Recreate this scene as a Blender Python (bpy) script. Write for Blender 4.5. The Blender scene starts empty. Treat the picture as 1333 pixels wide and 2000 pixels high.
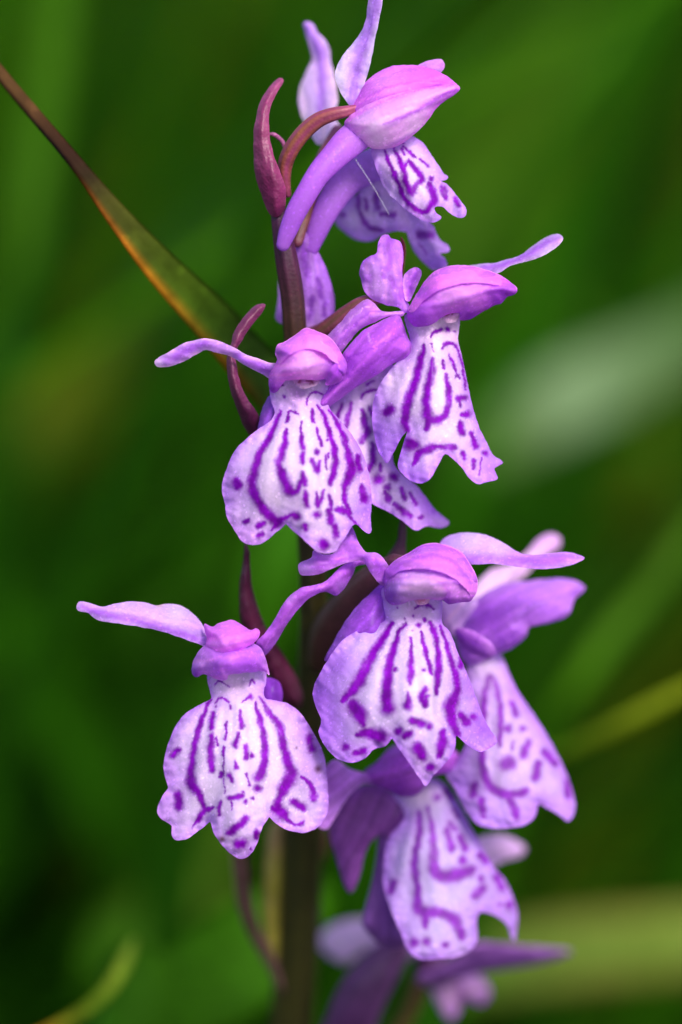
import bpy, math, random
import numpy as np
from mathutils import Vector, geometry, noise as mnoise

# ---------------------------------------------------------------- camera, world, sun, exposure
scene = bpy.context.scene
PITCH = math.radians(20.0)
DIST = 8.1                       # distance from the lens to the plane of sharp focus
FWD = np.array([0.0, math.cos(PITCH), -math.sin(PITCH)])
UP = np.array([0.0, math.sin(PITCH), math.cos(PITCH)])
RIGHT = np.array([1.0, 0.0, 0.0])
CAM = -FWD * DIST
GROUND_Z = -5.0

cam_data = bpy.data.cameras.new('camera')
cam = bpy.data.objects.new('camera', cam_data)
scene.collection.objects.link(cam)
cam.location = CAM
cam.rotation_euler = (math.pi / 2 - PITCH, 0, 0)
cam_data.sensor_fit = 'VERTICAL'
cam_data.sensor_height = 36.0
cam_data.lens = 36.0 * DIST / 2.0
cam_data.clip_start = 0.05
cam_data.clip_end = 6000.0
cam_data.dof.use_dof = True
cam_data.dof.focus_distance = DIST
cam_data.dof.aperture_fstop = 0.315
scene.camera = cam

SUN_DIR = Vector((0.36, -0.52, 0.78)).normalized()      # towards the sun
world = bpy.data.worlds.new('World')
scene.world = world
world.use_nodes = True
wn = world.node_tree.nodes
sky = wn.new('ShaderNodeTexSky')
sky.sky_type = 'NISHITA'
sky.sun_disc = False
sky.sun_elevation = math.asin(SUN_DIR.z)
sky.sun_rotation = math.atan2(SUN_DIR.x, SUN_DIR.y)
sky.air_density = 1.0
sky.dust_density = 3.0
world.node_tree.links.new(sky.outputs[0], wn['Background'].inputs[0])
wn['Background'].inputs[1].default_value = 0.125

sun_data = bpy.data.lights.new('sun', 'SUN')
sun_data.energy = 2.0
sun_data.angle = math.radians(16)
sun_data.color = (1.0, 0.96, 0.90)
sun = bpy.data.objects.new('sun', sun_data)
scene.collection.objects.link(sun)
sun.rotation_euler = SUN_DIR.to_track_quat('Z', 'Y').to_euler()
sun.location = (3, -5, 12)

scene.view_settings.view_transform = 'Standard'
scene.view_settings.look = 'None'
scene.view_settings.exposure = 1.08
scene.view_settings.gamma = 1.0
scene.view_settings.use_curve_mapping = False
scene.render.engine = 'CYCLES'
scene.cycles.use_denoising = True
scene.cycles.max_bounces = 8
scene.cycles.transparent_max_bounces = 8

rng = np.random.default_rng(11)
random.seed(11)

# ---------------------------------------------------------------- small helpers
def S(r, g, b):
    """8-bit display colour to linear reflectance."""
    return np.array([((c / 255) / 12.92 if c / 255 <= 0.04045 else ((c / 255 + 0.055) / 1.055) ** 2.4) for c in (r, g, b)])

def P(x, y, d):
    """Place a point of the spike: x, y in thousandths across / down the focus plane, d = thousandths behind it."""
    x = np.asarray(x, float); y = np.asarray(y, float); d = np.asarray(d, float) / 1000.0
    k = (DIST + d) / DIST
    u = (x - 666.5) / 1000.0 * k
    v = (1000.0 - y) / 1000.0 * k
    return u[..., None] * RIGHT + v[..., None] * UP + d[..., None] * FWD

def crop(x0, y0, s):
    return lambda pts: np.array([[x0 + p[0] / s, y0 + p[1] / s] + list(p[2:]) for p in pts], float)

def catmull(pts, n=8, closed=True):
    pts = np.asarray(pts, float)
    N = len(pts)
    out = []
    rngN = N if closed else N - 1
    for i in range(rngN):
        if closed:
            p0, p1, p2, p3 = pts[i - 1], pts[i], pts[(i + 1) % N], pts[(i + 2) % N]
        else:
            p0, p1, p2, p3 = pts[max(i - 1, 0)], pts[i], pts[i + 1], pts[min(i + 2, N - 1)]
        for k in range(n):
            t = k / n
            out.append(0.5 * ((2 * p1) + (-p0 + p2) * t + (2 * p0 - 5 * p1 + 4 * p2 - p3) * t * t + (-p0 + 3 * p1 - 3 * p2 + p3) * t ** 3))
    if not closed:
        out.append(pts[-1])
    return np.array(out)

def resample(poly, step):
    q = np.vstack([poly, poly[:1]])
    seg = np.linalg.norm(np.diff(q, axis=0), axis=1)
    s = np.concatenate([[0], np.cumsum(seg)])
    n = max(8, int(s[-1] / step))
    t = np.linspace(0, s[-1], n, endpoint=False)
    return np.stack([np.interp(t, s, q[:, 0]), np.interp(t, s, q[:, 1])], 1)

def inside(pts, poly):
    x, y = pts[:, 0][:, None], pts[:, 1][:, None]
    a = poly; b = np.roll(poly, -1, 0)
    cond = (a[:, 1] > y) != (b[:, 1] > y)
    with np.errstate(divide='ignore', invalid='ignore'):
        xi = (b[:, 0] - a[:, 0]) * (y - a[:, 1]) / (b[:, 1] - a[:, 1]) + a[:, 0]
    return (np.sum(cond & (x < xi), axis=1) % 2) == 1

def seg_dist(pts, a, b):
    """distance, parameter and side of every point to every segment a-b"""
    ab = b - a
    L = np.maximum((ab ** 2).sum(1), 1e-9)
    ap = pts[:, None, :] - a[None]
    t = np.clip((ap * ab).sum(2) / L, 0, 1)
    q = ap - t[..., None] * ab
    return np.sqrt((q ** 2).sum(2)), t, np.sign(ab[:, 0] * ap[..., 1] - ab[:, 1] * ap[..., 0])

def edge_dist(pts, poly):
    out = np.empty(len(pts))
    a = poly; b = np.roll(poly, -1, 0)
    for i in range(0, len(pts), 4000):
        out[i:i + 4000] = seg_dist(pts[i:i + 4000], a, b)[0].min(1)
    return out

def tps(ctrl, pts):
    ctrl = np.asarray(ctrl, float)
    if len(ctrl) < 3:
        return np.full(len(pts), ctrl[:, 2].mean())
    mid = ctrl[:, :2].mean(0)
    c = (ctrl[:, :2] - mid) / 100.0; z = ctrl[:, 2]
    U = lambda r2: np.where(r2 > 1e-12, r2 * np.log(np.maximum(r2, 1e-12)), 0)
    n = len(c)
    K = U(((c[:, None] - c[None]) ** 2).sum(2)) + np.eye(n) * 0.03
    Pm = np.hstack([np.ones((n, 1)), c])
    A = np.zeros((n + 3, n + 3)); A[:n, :n] = K; A[:n, n:] = Pm; A[n:, :n] = Pm.T
    if n == 3:
        w = np.zeros(n + 3); w[n:] = np.linalg.lstsq(np.vstack([Pm, [[0, 0.05, 0], [0, 0, 0.05]]]), np.concatenate([z, [0, 0]]), rcond=None)[0]
    else:
        w = np.linalg.lstsq(A, np.concatenate([z, [0, 0, 0]]), rcond=None)[0]
    p = (pts - mid) / 100.0
    return U(((p[:, None] - c[None]) ** 2).sum(2)) @ w[:n] + w[n] + p @ w[n + 1:]

def wave(pts, scale, seed):
    r = np.random.default_rng(seed)
    out = np.zeros(len(pts))
    for k in range(6):
        f = (1 + 0.6 * k) / scale
        a = r.uniform(0, 2 * math.pi)
        out += np.sin((pts[:, 0] * math.cos(a) + pts[:, 1] * math.sin(a)) * f * 2 * math.pi + r.uniform(0, 6.3)) / (1 + 0.7 * k)
    return out / 2.0

def sstep(a, b, x):
    t = np.clip((x - a) / (b - a), 0, 1)
    return t * t * (3 - 2 * t)

ORG = {}
def link_mesh(name, verts, faces, mat, parent=None, org=None, cols=None, kind=None):
    pv = ORG.get(parent.name, np.zeros(3)) if parent else np.zeros(3)
    if org is None:
        org = pv
    me = bpy.data.meshes.new(name)
    v = np.asarray(verts, float) - org
    me.from_pydata(v.tolist(), [], faces)
    if cols is not None:
        at = me.color_attributes.new('tint', 'FLOAT_COLOR', 'POINT')
        c4 = np.ones((len(v), 4), np.float32); c4[:, :3] = cols
        at.data.foreach_set('color', c4.ravel())
    me.shade_smooth()
    me.materials.append(mat)
    o = bpy.data.objects.new(name, me)
    scene.collection.objects.link(o)
    if parent:
        o.parent = parent
    o.location = org - pv
    if kind:
        o['kind'] = kind
    ORG[o.name] = org
    return o

def empty(name, org, parent=None):
    o = bpy.data.objects.new(name, None)
    o.empty_display_size = 0.05
    scene.collection.objects.link(o)
    pv = ORG[parent.name] if parent else np.zeros(3)
    if parent:
        o.parent = parent
    org = np.asarray(org, float)
    o.location = org - pv
    ORG[o.name] = org
    return o

def tag(o, label, cat, group=None):
    o['label'] = label; o['category'] = cat
    if group: o['group'] = group
    return o

# ---------------------------------------------------------------- materials
def mat_petal(name, rough=0.42, trans=0.5, cell=210.0, bump=0.10, mottle=0.07, sheen=0.0, spec=0.25, speck=0.28):
    m = bpy.data.materials.new(name); m.use_nodes = True
    nt = m.node_tree; N = nt.nodes; L = nt.links
    out = N['Material Output']; bs = N['Principled BSDF']
    at = N.new('ShaderNodeAttribute'); at.attribute_name = 'tint'
    tc = N.new('ShaderNodeTexCoord')
    n1 = N.new('ShaderNodeTexNoise'); n1.inputs['Scale'].default_value = 26; n1.inputs['Detail'].default_value = 5
    L.new(tc.outputs['Object'], n1.inputs['Vector'])
    mr = N.new('ShaderNodeMapRange'); mr.inputs[1].default_value = 0.3; mr.inputs[2].default_value = 0.7
    mr.inputs[3].default_value = 1 - mottle; mr.inputs[4].default_value = 1 + mottle * 0.6
    L.new(n1.outputs['Fac'], mr.inputs[0])
    mx = N.new('ShaderNodeMix'); mx.data_type = 'RGBA'; mx.blend_type = 'MULTIPLY'; mx.inputs[0].default_value = 1
    L.new(at.outputs['Color'], mx.inputs[6]); L.new(mr.outputs[0], mx.inputs[7])
    vs = N.new('ShaderNodeTexVoronoi'); vs.inputs['Scale'].default_value = cell * 1.1
    L.new(tc.outputs['Object'], vs.inputs['Vector'])
    sp = N.new('ShaderNodeSeparateColor'); L.new(vs.outputs['Color'], sp.inputs[0])
    fc = N.new('ShaderNodeFloatCurve'); L.new(sp.outputs[0], fc.inputs['Value'])
    cv = fc.mapping.curves[0]; cv.points[0].location = (0, 1.0 - speck * 0.5); cv.points[1].location = (1, 1.0)
    cv.points.new(0.9, 1.0 - speck * 0.1)
    fc.mapping.use_clip = False; fc.mapping.update()
    glint = N.new('ShaderNodeMapRange'); glint.inputs[1].default_value = 0.93; glint.inputs[2].default_value = 1.0  # random bright cells: sparkle painted into the base colour
    glint.inputs[3].default_value = 0.0; glint.inputs[4].default_value = speck * 1.1
    L.new(sp.outputs[1], glint.inputs[0])
    sm = N.new('ShaderNodeMath'); sm.operation = 'ADD'; L.new(fc.outputs[0], sm.inputs[0]); L.new(glint.outputs[0], sm.inputs[1])
    mx2 = N.new('ShaderNodeMix'); mx2.data_type = 'RGBA'; mx2.blend_type = 'MULTIPLY'; mx2.inputs[0].default_value = 1
    L.new(mx.outputs[2], mx2.inputs[6]); L.new(sm.outputs[0], mx2.inputs[7]); mx = mx2
    L.new(mx.outputs[2], bs.inputs['Base Color'])
    bs.inputs['Roughness'].default_value = rough
    bs.inputs['Specular IOR Level'].default_value = spec
    bs.inputs['Sheen Weight'].default_value = sheen
    vo = N.new('ShaderNodeTexVoronoi'); vo.inputs['Scale'].default_value = cell
    L.new(tc.outputs['Object'], vo.inputs['Vector'])
    n2 = N.new('ShaderNodeTexNoise'); n2.inputs['Scale'].default_value = 60; n2.inputs['Detail'].default_value = 4
    L.new(tc.outputs['Object'], n2.inputs['Vector'])
    ad = N.new('ShaderNodeMath'); ad.operation = 'ADD'
    L.new(vo.outputs['Distance'], ad.inputs[0])
    sc2 = N.new('ShaderNodeMath'); sc2.operation = 'MULTIPLY'; sc2.inputs[1].default_value = 0.22
    L.new(n2.outputs['Fac'], sc2.inputs[0]); L.new(sc2.outputs[0], ad.inputs[1])
    bp = N.new('ShaderNodeBump'); bp.inputs['Strength'].default_value = bump; bp.inputs['Distance'].default_value = 0.004
    L.new(ad.outputs[0], bp.inputs['Height']); L.new(bp.outputs[0], bs.inputs['Normal'])
    if trans > 0:
        tr = N.new('ShaderNodeBsdfTranslucent'); L.new(mx.outputs[2], tr.inputs['Color'])
        ms = N.new('ShaderNodeMixShader'); ms.inputs[0].default_value = trans
        L.new(bs.outputs[0], ms.inputs[1]); L.new(tr.outputs[0], ms.inputs[2]); L.new(ms.outputs[0], out.inputs['Surface'])
    return m

M_PETAL = mat_petal('petal_skin')
M_STEM = mat_petal('stem_skin', rough=0.5, trans=0.0, cell=160, bump=0.16, mottle=0.28, sheen=0.0, spec=0.35)
M_BRACT = mat_petal('bract_skin', rough=0.48, trans=0.12, cell=170, bump=0.2, mottle=0.25, sheen=0.0, spec=0.4)
M_BLADE = mat_petal('blade_skin', rough=0.6, trans=0.3, cell=60, bump=0.2, mottle=0.3, sheen=0.0, spec=0.05)

# ---------------------------------------------------------------- petal and tube builders
PIG = S(132, 2, 182)
WHITE = S(236, 226, 248)
LILAC = S(178, 132, 228)
VIOLET = S(158, 84, 212)
PINK = S(206, 112, 226)
DEEP = S(128, 40, 190)

def paint(pts, e, cr, spec):
    c0 = spec.get('c', WHITE); c1 = spec.get('ce', LILAC); ew = spec.get('ew', 30)
    w = wave(pts, 90, spec.get('seed', 1))
    if spec.get('lip'):
        ew = ew * 1.6; c1 = 0.4 * c1 + 0.6 * S(178, 112, 232)
    f = np.exp(-np.maximum(e * (1 + 0.35 * w), 0) / ew)
    col = c0[None] * (1 - f[:, None]) + c1[None] * f[:, None]
    ctr = pts.mean(0); ev = np.linalg.eigh(np.cov((pts - ctr).T))[1]
    uu = (pts - ctr) @ ev[:, 1]; vv = (pts - ctr) @ ev[:, 0] + 4 * wave(pts, 160, spec.get('seed', 1) + 3)
    st = np.sin(vv / 2.9 + 1.3) * 0.5 + np.sin(vv / 1.7 + uu * 0.01) * 0.3 + np.sin(vv / 5.3 + 0.6) * 0.6
    col = col * (1 + spec.get('streak', 0.07) * st)[:, None]
    for (x, y, r, c, k) in spec.get('tints', ()):
        q = cr([(x, y)])[0]; rr = r / spec['s']
        g = k * np.exp(-((pts - q) ** 2).sum(1) / (rr * rr))
        col = col * (1 - g[:, None]) + np.asarray(c)[None] * g[:, None]
    wx = pts + np.stack([wave(pts, 26, 5), wave(pts, 26, 9)], 1) * 1.9 + np.stack([wave(pts, 9, 15), wave(pts, 9, 19)], 1) * 0.7
    for item in spec.get('lines', ()):                       # (points with width, colour, strength): soft veins
        pl, c, k = item
        q = cr(pl); q[:, 2] /= spec['s']
        g = k * stroke(wx, q, soft=0.9)
        col = col * (1 - g[:, None]) + np.asarray(c)[None] * g[:, None]
    tot = np.zeros(len(pts)); bleed = np.zeros(len(pts))
    for pl in spec.get('marks', ()):
        q = cr(pl); q[:, 2] *= 1.22 / spec['s']
        tot = np.maximum(tot, stroke(wx, q, soft=spec.get('soft', 0.42) + 0.16))
        q2 = q.copy(); q2[:, 2] = q2[:, 2] * 1.5 + 3
        bleed = np.maximum(bleed, stroke(wx, q2, soft=1.0))
    col = col * (1 - 0.22 * bleed[:, None]) + S(190, 130, 228)[None] * (0.22 * bleed[:, None])
    halo = tot * spec.get('mk', 1.0)
    pig = spec.get('pig', PIG)
    var = 1 + 0.25 * wave(pts, 40, 3)
    col = col * (1 - halo[:, None]) + pig[None] * var[:, None] * halo[:, None]
    return np.clip(col * np.array(spec.get('cast', (1.13, 1.0, 1.0))) * spec.get('gain', 1.0), 0.0, 0.95)

def stroke(pts, q, soft):
    if len(q) == 1:
        q = np.vstack([q, q + [[0.01, 0.01, 0]]])
    if len(q) > 2:
        q = catmull(q, 4, closed=False)
    lo = q[:, :2].min(0) - 40; hi = q[:, :2].max(0) + 40
    idx = np.where(((pts > lo) & (pts < hi)).all(1))[0]
    out = np.zeros(len(pts))
    if len(idx) == 0:
        return out
    d, t, _ = seg_dist(pts[idx], q[:-1, :2], q[1:, :2])
    hw = 0.5 * (q[:-1, 2][None] * (1 - t) + q[1:, 2][None] * t)
    sf = np.maximum(hw * soft, 1.1)
    v = 1 - np.clip((d - hw + sf) / (2 * sf), 0, 1)
    v = (v * v * (3 - 2 * v)).max(1)
    out[idx] = v
    return out

FRONT = {}
def petal(name, parent, cr, s, outline, depth, thick=5.0, bulge=0.0, back=None, brad=None, step=3.4, mat=None,
          creases=(), dents=(), ruffle=3.0, seed=1, org=None, smooth=6, **kw):
    """A closed leaf of tissue: outline across the focus plane, depth from control points, real thickness, rounded rim."""
    poly = resample(catmull(cr(outline)[:, :2], smooth), step)
    poly = poly + np.stack([wave(poly, 30, seed + 21), wave(poly, 30, seed + 22)], 1) * 0.6
    lo = poly.min(0); hi = poly.max(0)
    gx = np.arange(lo[0], hi[0], step); gy = np.arange(lo[1], hi[1], step * 0.866)
    X, Y = np.meshgrid(gx, gy); X[1::2] += step / 2
    g = np.stack([X.ravel(), Y.ravel()], 1)
    g = g[inside(g, poly)]
    if len(g):
        g = g[edge_dist(g, poly) > step * 0.55]
    allp = np.vstack([poly, g])
    nb = len(poly)
    co, _, tri, *_ = geometry.delaunay_2d_cdt([Vector(p) for p in allp], [], [list(range(nb))], 1, 1e-5)
    pts = np.array([[v.x, v.y] for v in co])
    tri = np.array([t for t in tri if len(t) == 3], int)
    # orient towards the lens (screen y runs down)
    a, b, c = pts[tri[:, 0]], pts[tri[:, 1]], pts[tri[:, 2]]
    cross = (b[:, 0] - a[:, 0]) * (c[:, 1] - a[:, 1]) - (b[:, 1] - a[:, 1]) * (c[:, 0] - a[:, 0])
    tri = np.where((cross > 0)[:, None], tri[:, ::-1], tri)
    cnt = {}
    for t in tri:
        for i in range(3):
            k = (int(t[i]), int(t[(i + 1) % 3]))
            cnt[k] = 1
    bnd = set()
    for (i, j) in cnt:
        if (j, i) not in cnt:
            bnd.add(i); bnd.add(j)
    e = edge_dist(pts, poly)
    R = brad if brad else max(e.max(), 1.0)
    em = np.minimum(e / R, 1)
    h = 0.4 * np.sqrt(np.maximum(1 - (1 - em) ** 2, 0)) + 0.6 * np.sin(em * math.pi / 2)
    dpt = depth(pts) if callable(depth) else tps(cr(depth), pts) if len(np.shape(depth)) == 2 else np.full(len(pts), float(depth))
    def host(q, gap, poly=poly, R=R, depth=depth, bulge=bulge):
        ee = np.minimum(edge_dist(q, poly) * inside(q, poly) / R, 1)
        hh = 0.4 * np.sqrt(np.maximum(1 - (1 - ee) ** 2, 0)) + 0.6 * np.sin(ee * math.pi / 2)
        return tps(cr(depth), q) - bulge * hh - gap * sstep(0, 0.5, ee) - 1.5
    FRONT[name] = host
    for (pl, amp, wd) in creases:
        q = catmull(cr(pl), 4, closed=False)[:, :2]
        dd, t, sg = seg_dist(pts, q[:-1], q[1:])
        k = dd.argmin(1); ar = np.arange(len(pts))
        sd = dd[ar, k] * sg[ar, k]
        along = (k + t[ar, k]) / (len(q) - 1)
        tap = sstep(0, 0.35, along)
        if len(pl) == 3:
            tap = tap * (1 - sstep(0.7, 1.0, along))
        far = np.exp(-(dd[ar, k] / 90.0) ** 2)
        dpt += amp * tap * far * np.tanh(sd / wd) * 0.5
    for (x, y, r, amp) in dents:
        q = cr([(x, y)])[0]; dpt += amp * np.exp(-((pts - q) ** 2).sum(1) / (r / s) ** 2)
    edge_w = np.exp(-e / 25.0)
    ctr = pts.mean(0); ev = np.linalg.eigh(np.cov((pts - ctr).T))[1]
    vv = (pts - ctr) @ ev[:, 0] + 5 * wave(pts, 160, seed + 3)
    dpt += kw.get('rib', {'labellum': 0.35, 'hood': 1.7, 'spur': 0.4}.get(name, 1.0)) * (np.sin(vv / 2.9 + 1.3) * 0.5 + np.sin(vv / 5.3 + 0.6) * 0.7 + 0.25 * wave(pts, 34, seed + 31))
    dpt += ruffle * (0.6 * wave(pts, 120, seed) + edge_w * wave(pts, 60, seed + 7))
    if name == 'labellum':                                   # shallow pleats fanning out from the throat
        o0 = np.array([poly[poly[:, 1] < poly[:, 1].min() + 25, 0].mean(), poly[:, 1].min() - 30])
        rad = np.linalg.norm(pts - o0, axis=1)
        th_ = np.arctan2(pts[:, 0] - o0[0], pts[:, 1] - o0[1])
        dpt += 2.4 * sstep(60, 200, rad) * np.sin(th_ * 24 + seed) + 1.2 * sstep(60, 200, rad) * np.sin(th_ * 41 + seed * 2)
        dpt += 3.6 * edge_w * wave(pts, 52, seed + 41)
    if back is None:
        back = -bulge
    th = thick * (0.12 + 0.88 * sstep(0, 14, e)) * 0.4
    df = dpt - bulge * h - th
    db = dpt + back * h + th
    db = np.maximum(db, df + 0.8)
    isb = np.zeros(len(pts), bool); isb[list(bnd)] = True
    df = np.where(isb, dpt - 0.15, df); db = np.where(isb, dpt + 0.15, db)
    V = np.vstack([P(pts[:, 0], pts[:, 1], df), P(pts[:, 0], pts[:, 1], db)])
    F = tri.tolist() + (tri + len(pts))[:, ::-1].tolist()
    kw['s'] = s; kw.setdefault('seed', seed)
    if name in ('hood', 'dorsal_sepal'):
        kw['cast'] = (1.12, 1.05, 1.07)
        kw.setdefault('gain', 1.16); kw.setdefault('streak', 0.19)
    elif name in ('sepal', 'petal', 'spur'):
        kw.setdefault('gain', 1.14); kw.setdefault('streak', 0.2)
    elif name == 'labellum':
        kw['lip'] = True; kw.setdefault('streak', 0.03); kw.setdefault('gain', 1.08)
    col = paint(pts, e, cr, kw)
    cols = np.vstack([col, col])
    return link_mesh(name, V, F, mat or M_PETAL, parent, org, cols)

def tube(name, parent, cr, s, path, colors, seg=20, sub=8, ribs=0, rib=0.0, twist=0.0, flat=1.0, mat=None, org=None, ribcol=None, world_tail=None):
    q = cr(path)                                    # x, y, d, r (r in crop units)
    q[:, 3] /= s
    q = catmull(q, sub, closed=False)
    W = P(q[:, 0], q[:, 1], q[:, 2]); R = q[:, 3] / 1000.0
    if world_tail is not None:
        for (p, r) in world_tail:
            W = np.vstack([W, W[-1] * 0 + p]); R = np.append(R, r)
    # rounded ends
    t0 = (W[0] - W[1]); t0 /= np.linalg.norm(t0); t1 = (W[-1] - W[-2]); t1 /= np.linalg.norm(t1)
    pre = [(W[0] + t0 * R[0] * math.sin(a), R[0] * math.cos(a)) for a in (1.5, 1.1, 0.7, 0.35)]
    post = [(W[-1] + t1 * R[-1] * math.sin(a), R[-1] * math.cos(a)) for a in (0.35, 0.7, 1.1, 1.5)]
    W = np.vstack([[p for p, _ in pre], W, [p for p, _ in post]])
    R = np.concatenate([[r for _, r in pre], R, [r for _, r in post]])
    n = len(W)
    T = np.gradient(W, axis=0); T /= np.linalg.norm(T, axis=1)[:, None]
    nrm = np.cross(T[0], FWD)
    if np.linalg.norm(nrm) < 1e-3: nrm = np.cross(T[0], UP)
    V, C = [], []
    tt = np.linspace(0, 1, n)
    cs = np.array([c for c in colors]); ct = np.linspace(0, 1, len(cs))
    for i in range(n):
        nrm = nrm - T[i] * nrm.dot(T[i]); nrm /= np.linalg.norm(nrm)
        bn = np.cross(T[i], nrm)
        base = np.array([np.interp(tt[i], ct, cs[:, k]) for k in range(3)])
        for k in range(seg):
            th = 2 * math.pi * k / seg
            wv = math.cos(ribs * th + twist * tt[i]) if ribs else 0
            r = R[i] * (1 + rib * wv)
            V.append(W[i] + nrm * (r * math.cos(th)) + bn * (r * flat * math.sin(th)))
            c = base
            if ribcol is not None:
                g = 0.5 + 0.5 * wv
                c = base * (0.72 + 0.28 * g) if ribcol is True else base * g + ribcol * (1 - g)
            C.append(c)
    F = [[i * seg + k, i * seg + (k + 1) % seg, (i + 1) * seg + (k + 1) % seg, (i + 1) * seg + k] for i in range(n - 1) for k in range(seg)]
    F.append(list(range(seg))[::-1]); F.append([(n - 1) * seg + k for k in range(seg)])
    return link_mesh(name, V, F, mat or M_STEM, parent, org, np.array(C))

# ---------------------------------------------------------------- the setting: ground and meadow
def ground_z(x, y):
    return GROUND_Z
gv, gf = [], []
steps = np.concatenate([-np.geomspace(3000, 30, 14), np.linspace(-26, 26, 40), np.geomspace(30, 3000, 14)])
n = len(steps)
for yy in steps:
    for xx in steps:
        near = math.exp(-(xx * xx + yy * yy) / 900.0)
        gv.append((xx, yy + 8, GROUND_Z + near * 0.25 * mnoise.noise((xx * 0.3, yy * 0.3, 1.7))))
for j in range(n - 1):
    for i in range(n - 1):
        gf.append([j * n + i, j * n + i + 1, (j + 1) * n + i + 1, (j + 1) * n + i])
mg = bpy.data.materials.new('meadow_soil'); mg.use_nodes = True
nt = mg.node_tree; N = nt.nodes; L = nt.links
tc = N.new('ShaderNodeTexCoord'); nz = N.new('ShaderNodeTexNoise'); nz.inputs['Scale'].default_value = 0.8; nz.inputs['Detail'].default_value = 8
L.new(tc.outputs['Object'], nz.inputs['Vector'])
rp = N.new('ShaderNodeValToRGB'); rp.color_ramp.elements[0].color = (0.008, 0.020, 0.001, 1); rp.color_ramp.elements[1].color = (0.022, 0.06, 0.002, 1)
L.new(nz.outputs['Fac'], rp.inputs[0]); L.new(rp.outputs[0], N['Principled BSDF'].inputs['Base Color'])
N['Principled BSDF'].inputs['Roughness'].default_value = 0.9
bp = N.new('ShaderNodeBump'); bp.inputs['Strength'].default_value = 0.6; bp.inputs['Distance'].default_value = 0.1
L.new(nz.outputs['Fac'], bp.inputs['Height']); L.new(bp.outputs[0], N['Principled BSDF'].inputs['Normal'])
g = link_mesh('ground', gv, gf, mg); g['kind'] = 'structure'

# ---- one blade of grass: world-space spine, width, V-fold
def blade_mesh(spine, widths, side, fold=0.25, thick=0.006, sub=6, col=None, edgecol=None, across=None):
    sp = catmull(np.asarray(spine, float), sub, closed=False)
    wd = catmull(np.asarray(widths, float)[:, None], sub, closed=False)[:, 0]
    n = len(sp)
    T = np.gradient(sp, axis=0); T /= np.linalg.norm(T, axis=1)[:, None]
    sd = np.asarray(side, float)
    sd = np.repeat(sd[None], n, 0) if sd.ndim == 1 else catmull(sd, sub, closed=False)
    sd = sd - T * (sd * T).sum(1)[:, None]; sd /= np.linalg.norm(sd, axis=1)[:, None]
    nr = np.cross(T, sd)
    us = np.linspace(-1, 1, 9)
    V, C = [], []
    cl = catmull(np.asarray(col, float), sub, closed=False)
    ec = catmull(np.asarray(edgecol, float), sub, closed=False) if edgecol is not None else cl
    for layer in (0, 1):
        for i in range(n):
            for u in us:
                off = nr[i] * (fold * wd[i] * abs(u) ** 1.2 + (thick * (1 - u * u) * (1 if layer else 0)))
                V.append(sp[i] + sd[i] * (u * wd[i] * 0.5) + off)
                k = max(0.0, min(1.0, (across - u) * 2.2)) if across is not None else 0.0
                if across is None and edgecol is not None:
                    k = abs(u) ** 2
                C.append(np.clip(cl[i] * (1 - k) + ec[i] * k, 0, 1))
    m = len(us); F = []
    for layer in (0, 1):
        o = layer * n * m
        for i in range(n - 1):
            for j in range(m - 1):
                q = [o + i * m + j, o + i * m + j + 1, o + (i + 1) * m + j + 1, o + (i + 1) * m + j]
                F.append(q if layer else q[::-1])
    o = n * m
    for i in range(n - 1):
        F.append([i * m, (i + 1) * m, o + (i + 1) * m, o + i * m])
        F.append([i * m + m - 1, o + i * m + m - 1, o + (i + 1) * m + m - 1, (i + 1) * m + m - 1])
    return np.array(V), F, np.array(C)

def to_ground(p, lean=(0.0, 0.0)):
    return np.array([p[0] + lean[0], p[1] + lean[1], GROUND_Z - 0.02])

def blade(name, label, pts, cols, edge=None, side=None, fold=0.2, lean=(0.3, 0.4), across=None, group=None, thick=0.008):
    """pts: (x, y, d, width) along the visible run, tip first; the foot is carried down to the soil."""
    q = np.array(pts, float)
    W = P(q[:, 0], q[:, 1], q[:, 2]); w = q[:, 3] / 1000.0 * (1 + q[:, 2] / 1000 / DIST)
    foot = to_ground(W[-1], lean)
    mids = [W[-1] * (1 - k) + foot * k + np.array([0, 0, 0.35 * math.sin(k * math.pi)]) for k in (0.4, 0.75)]
    W = np.vstack([W, mids, [foot]]); w = np.concatenate([w, [w[-1] * 0.9, w[-1] * 0.7, w[-1] * 0.45]])
    cols = list(cols) + [cols[-1]] * (len(W) - len(cols))
    ed = None
    if edge is not None:
        ed = list(edge) + [cols[-1]] * (len(W) - len(edge))
    if side is None:
        side = RIGHT * 0.8 + UP * 0.3
    V, F, C = blade_mesh(W, w, side, fold=fold, col=cols, edgecol=ed, across=across, thick=thick)
    o = link_mesh(name, V, F, M_BLADE, None, foot, C)
    tag(o, label, 'grass', group)
    return o

GR = S(50, 104, 8); GR2 = S(72, 122, 16); GRD = S(30, 76, 6); OL = S(120, 128, 26); BRN = S(84, 50, 30); ORG_ = S(190, 104, 22)
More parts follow.
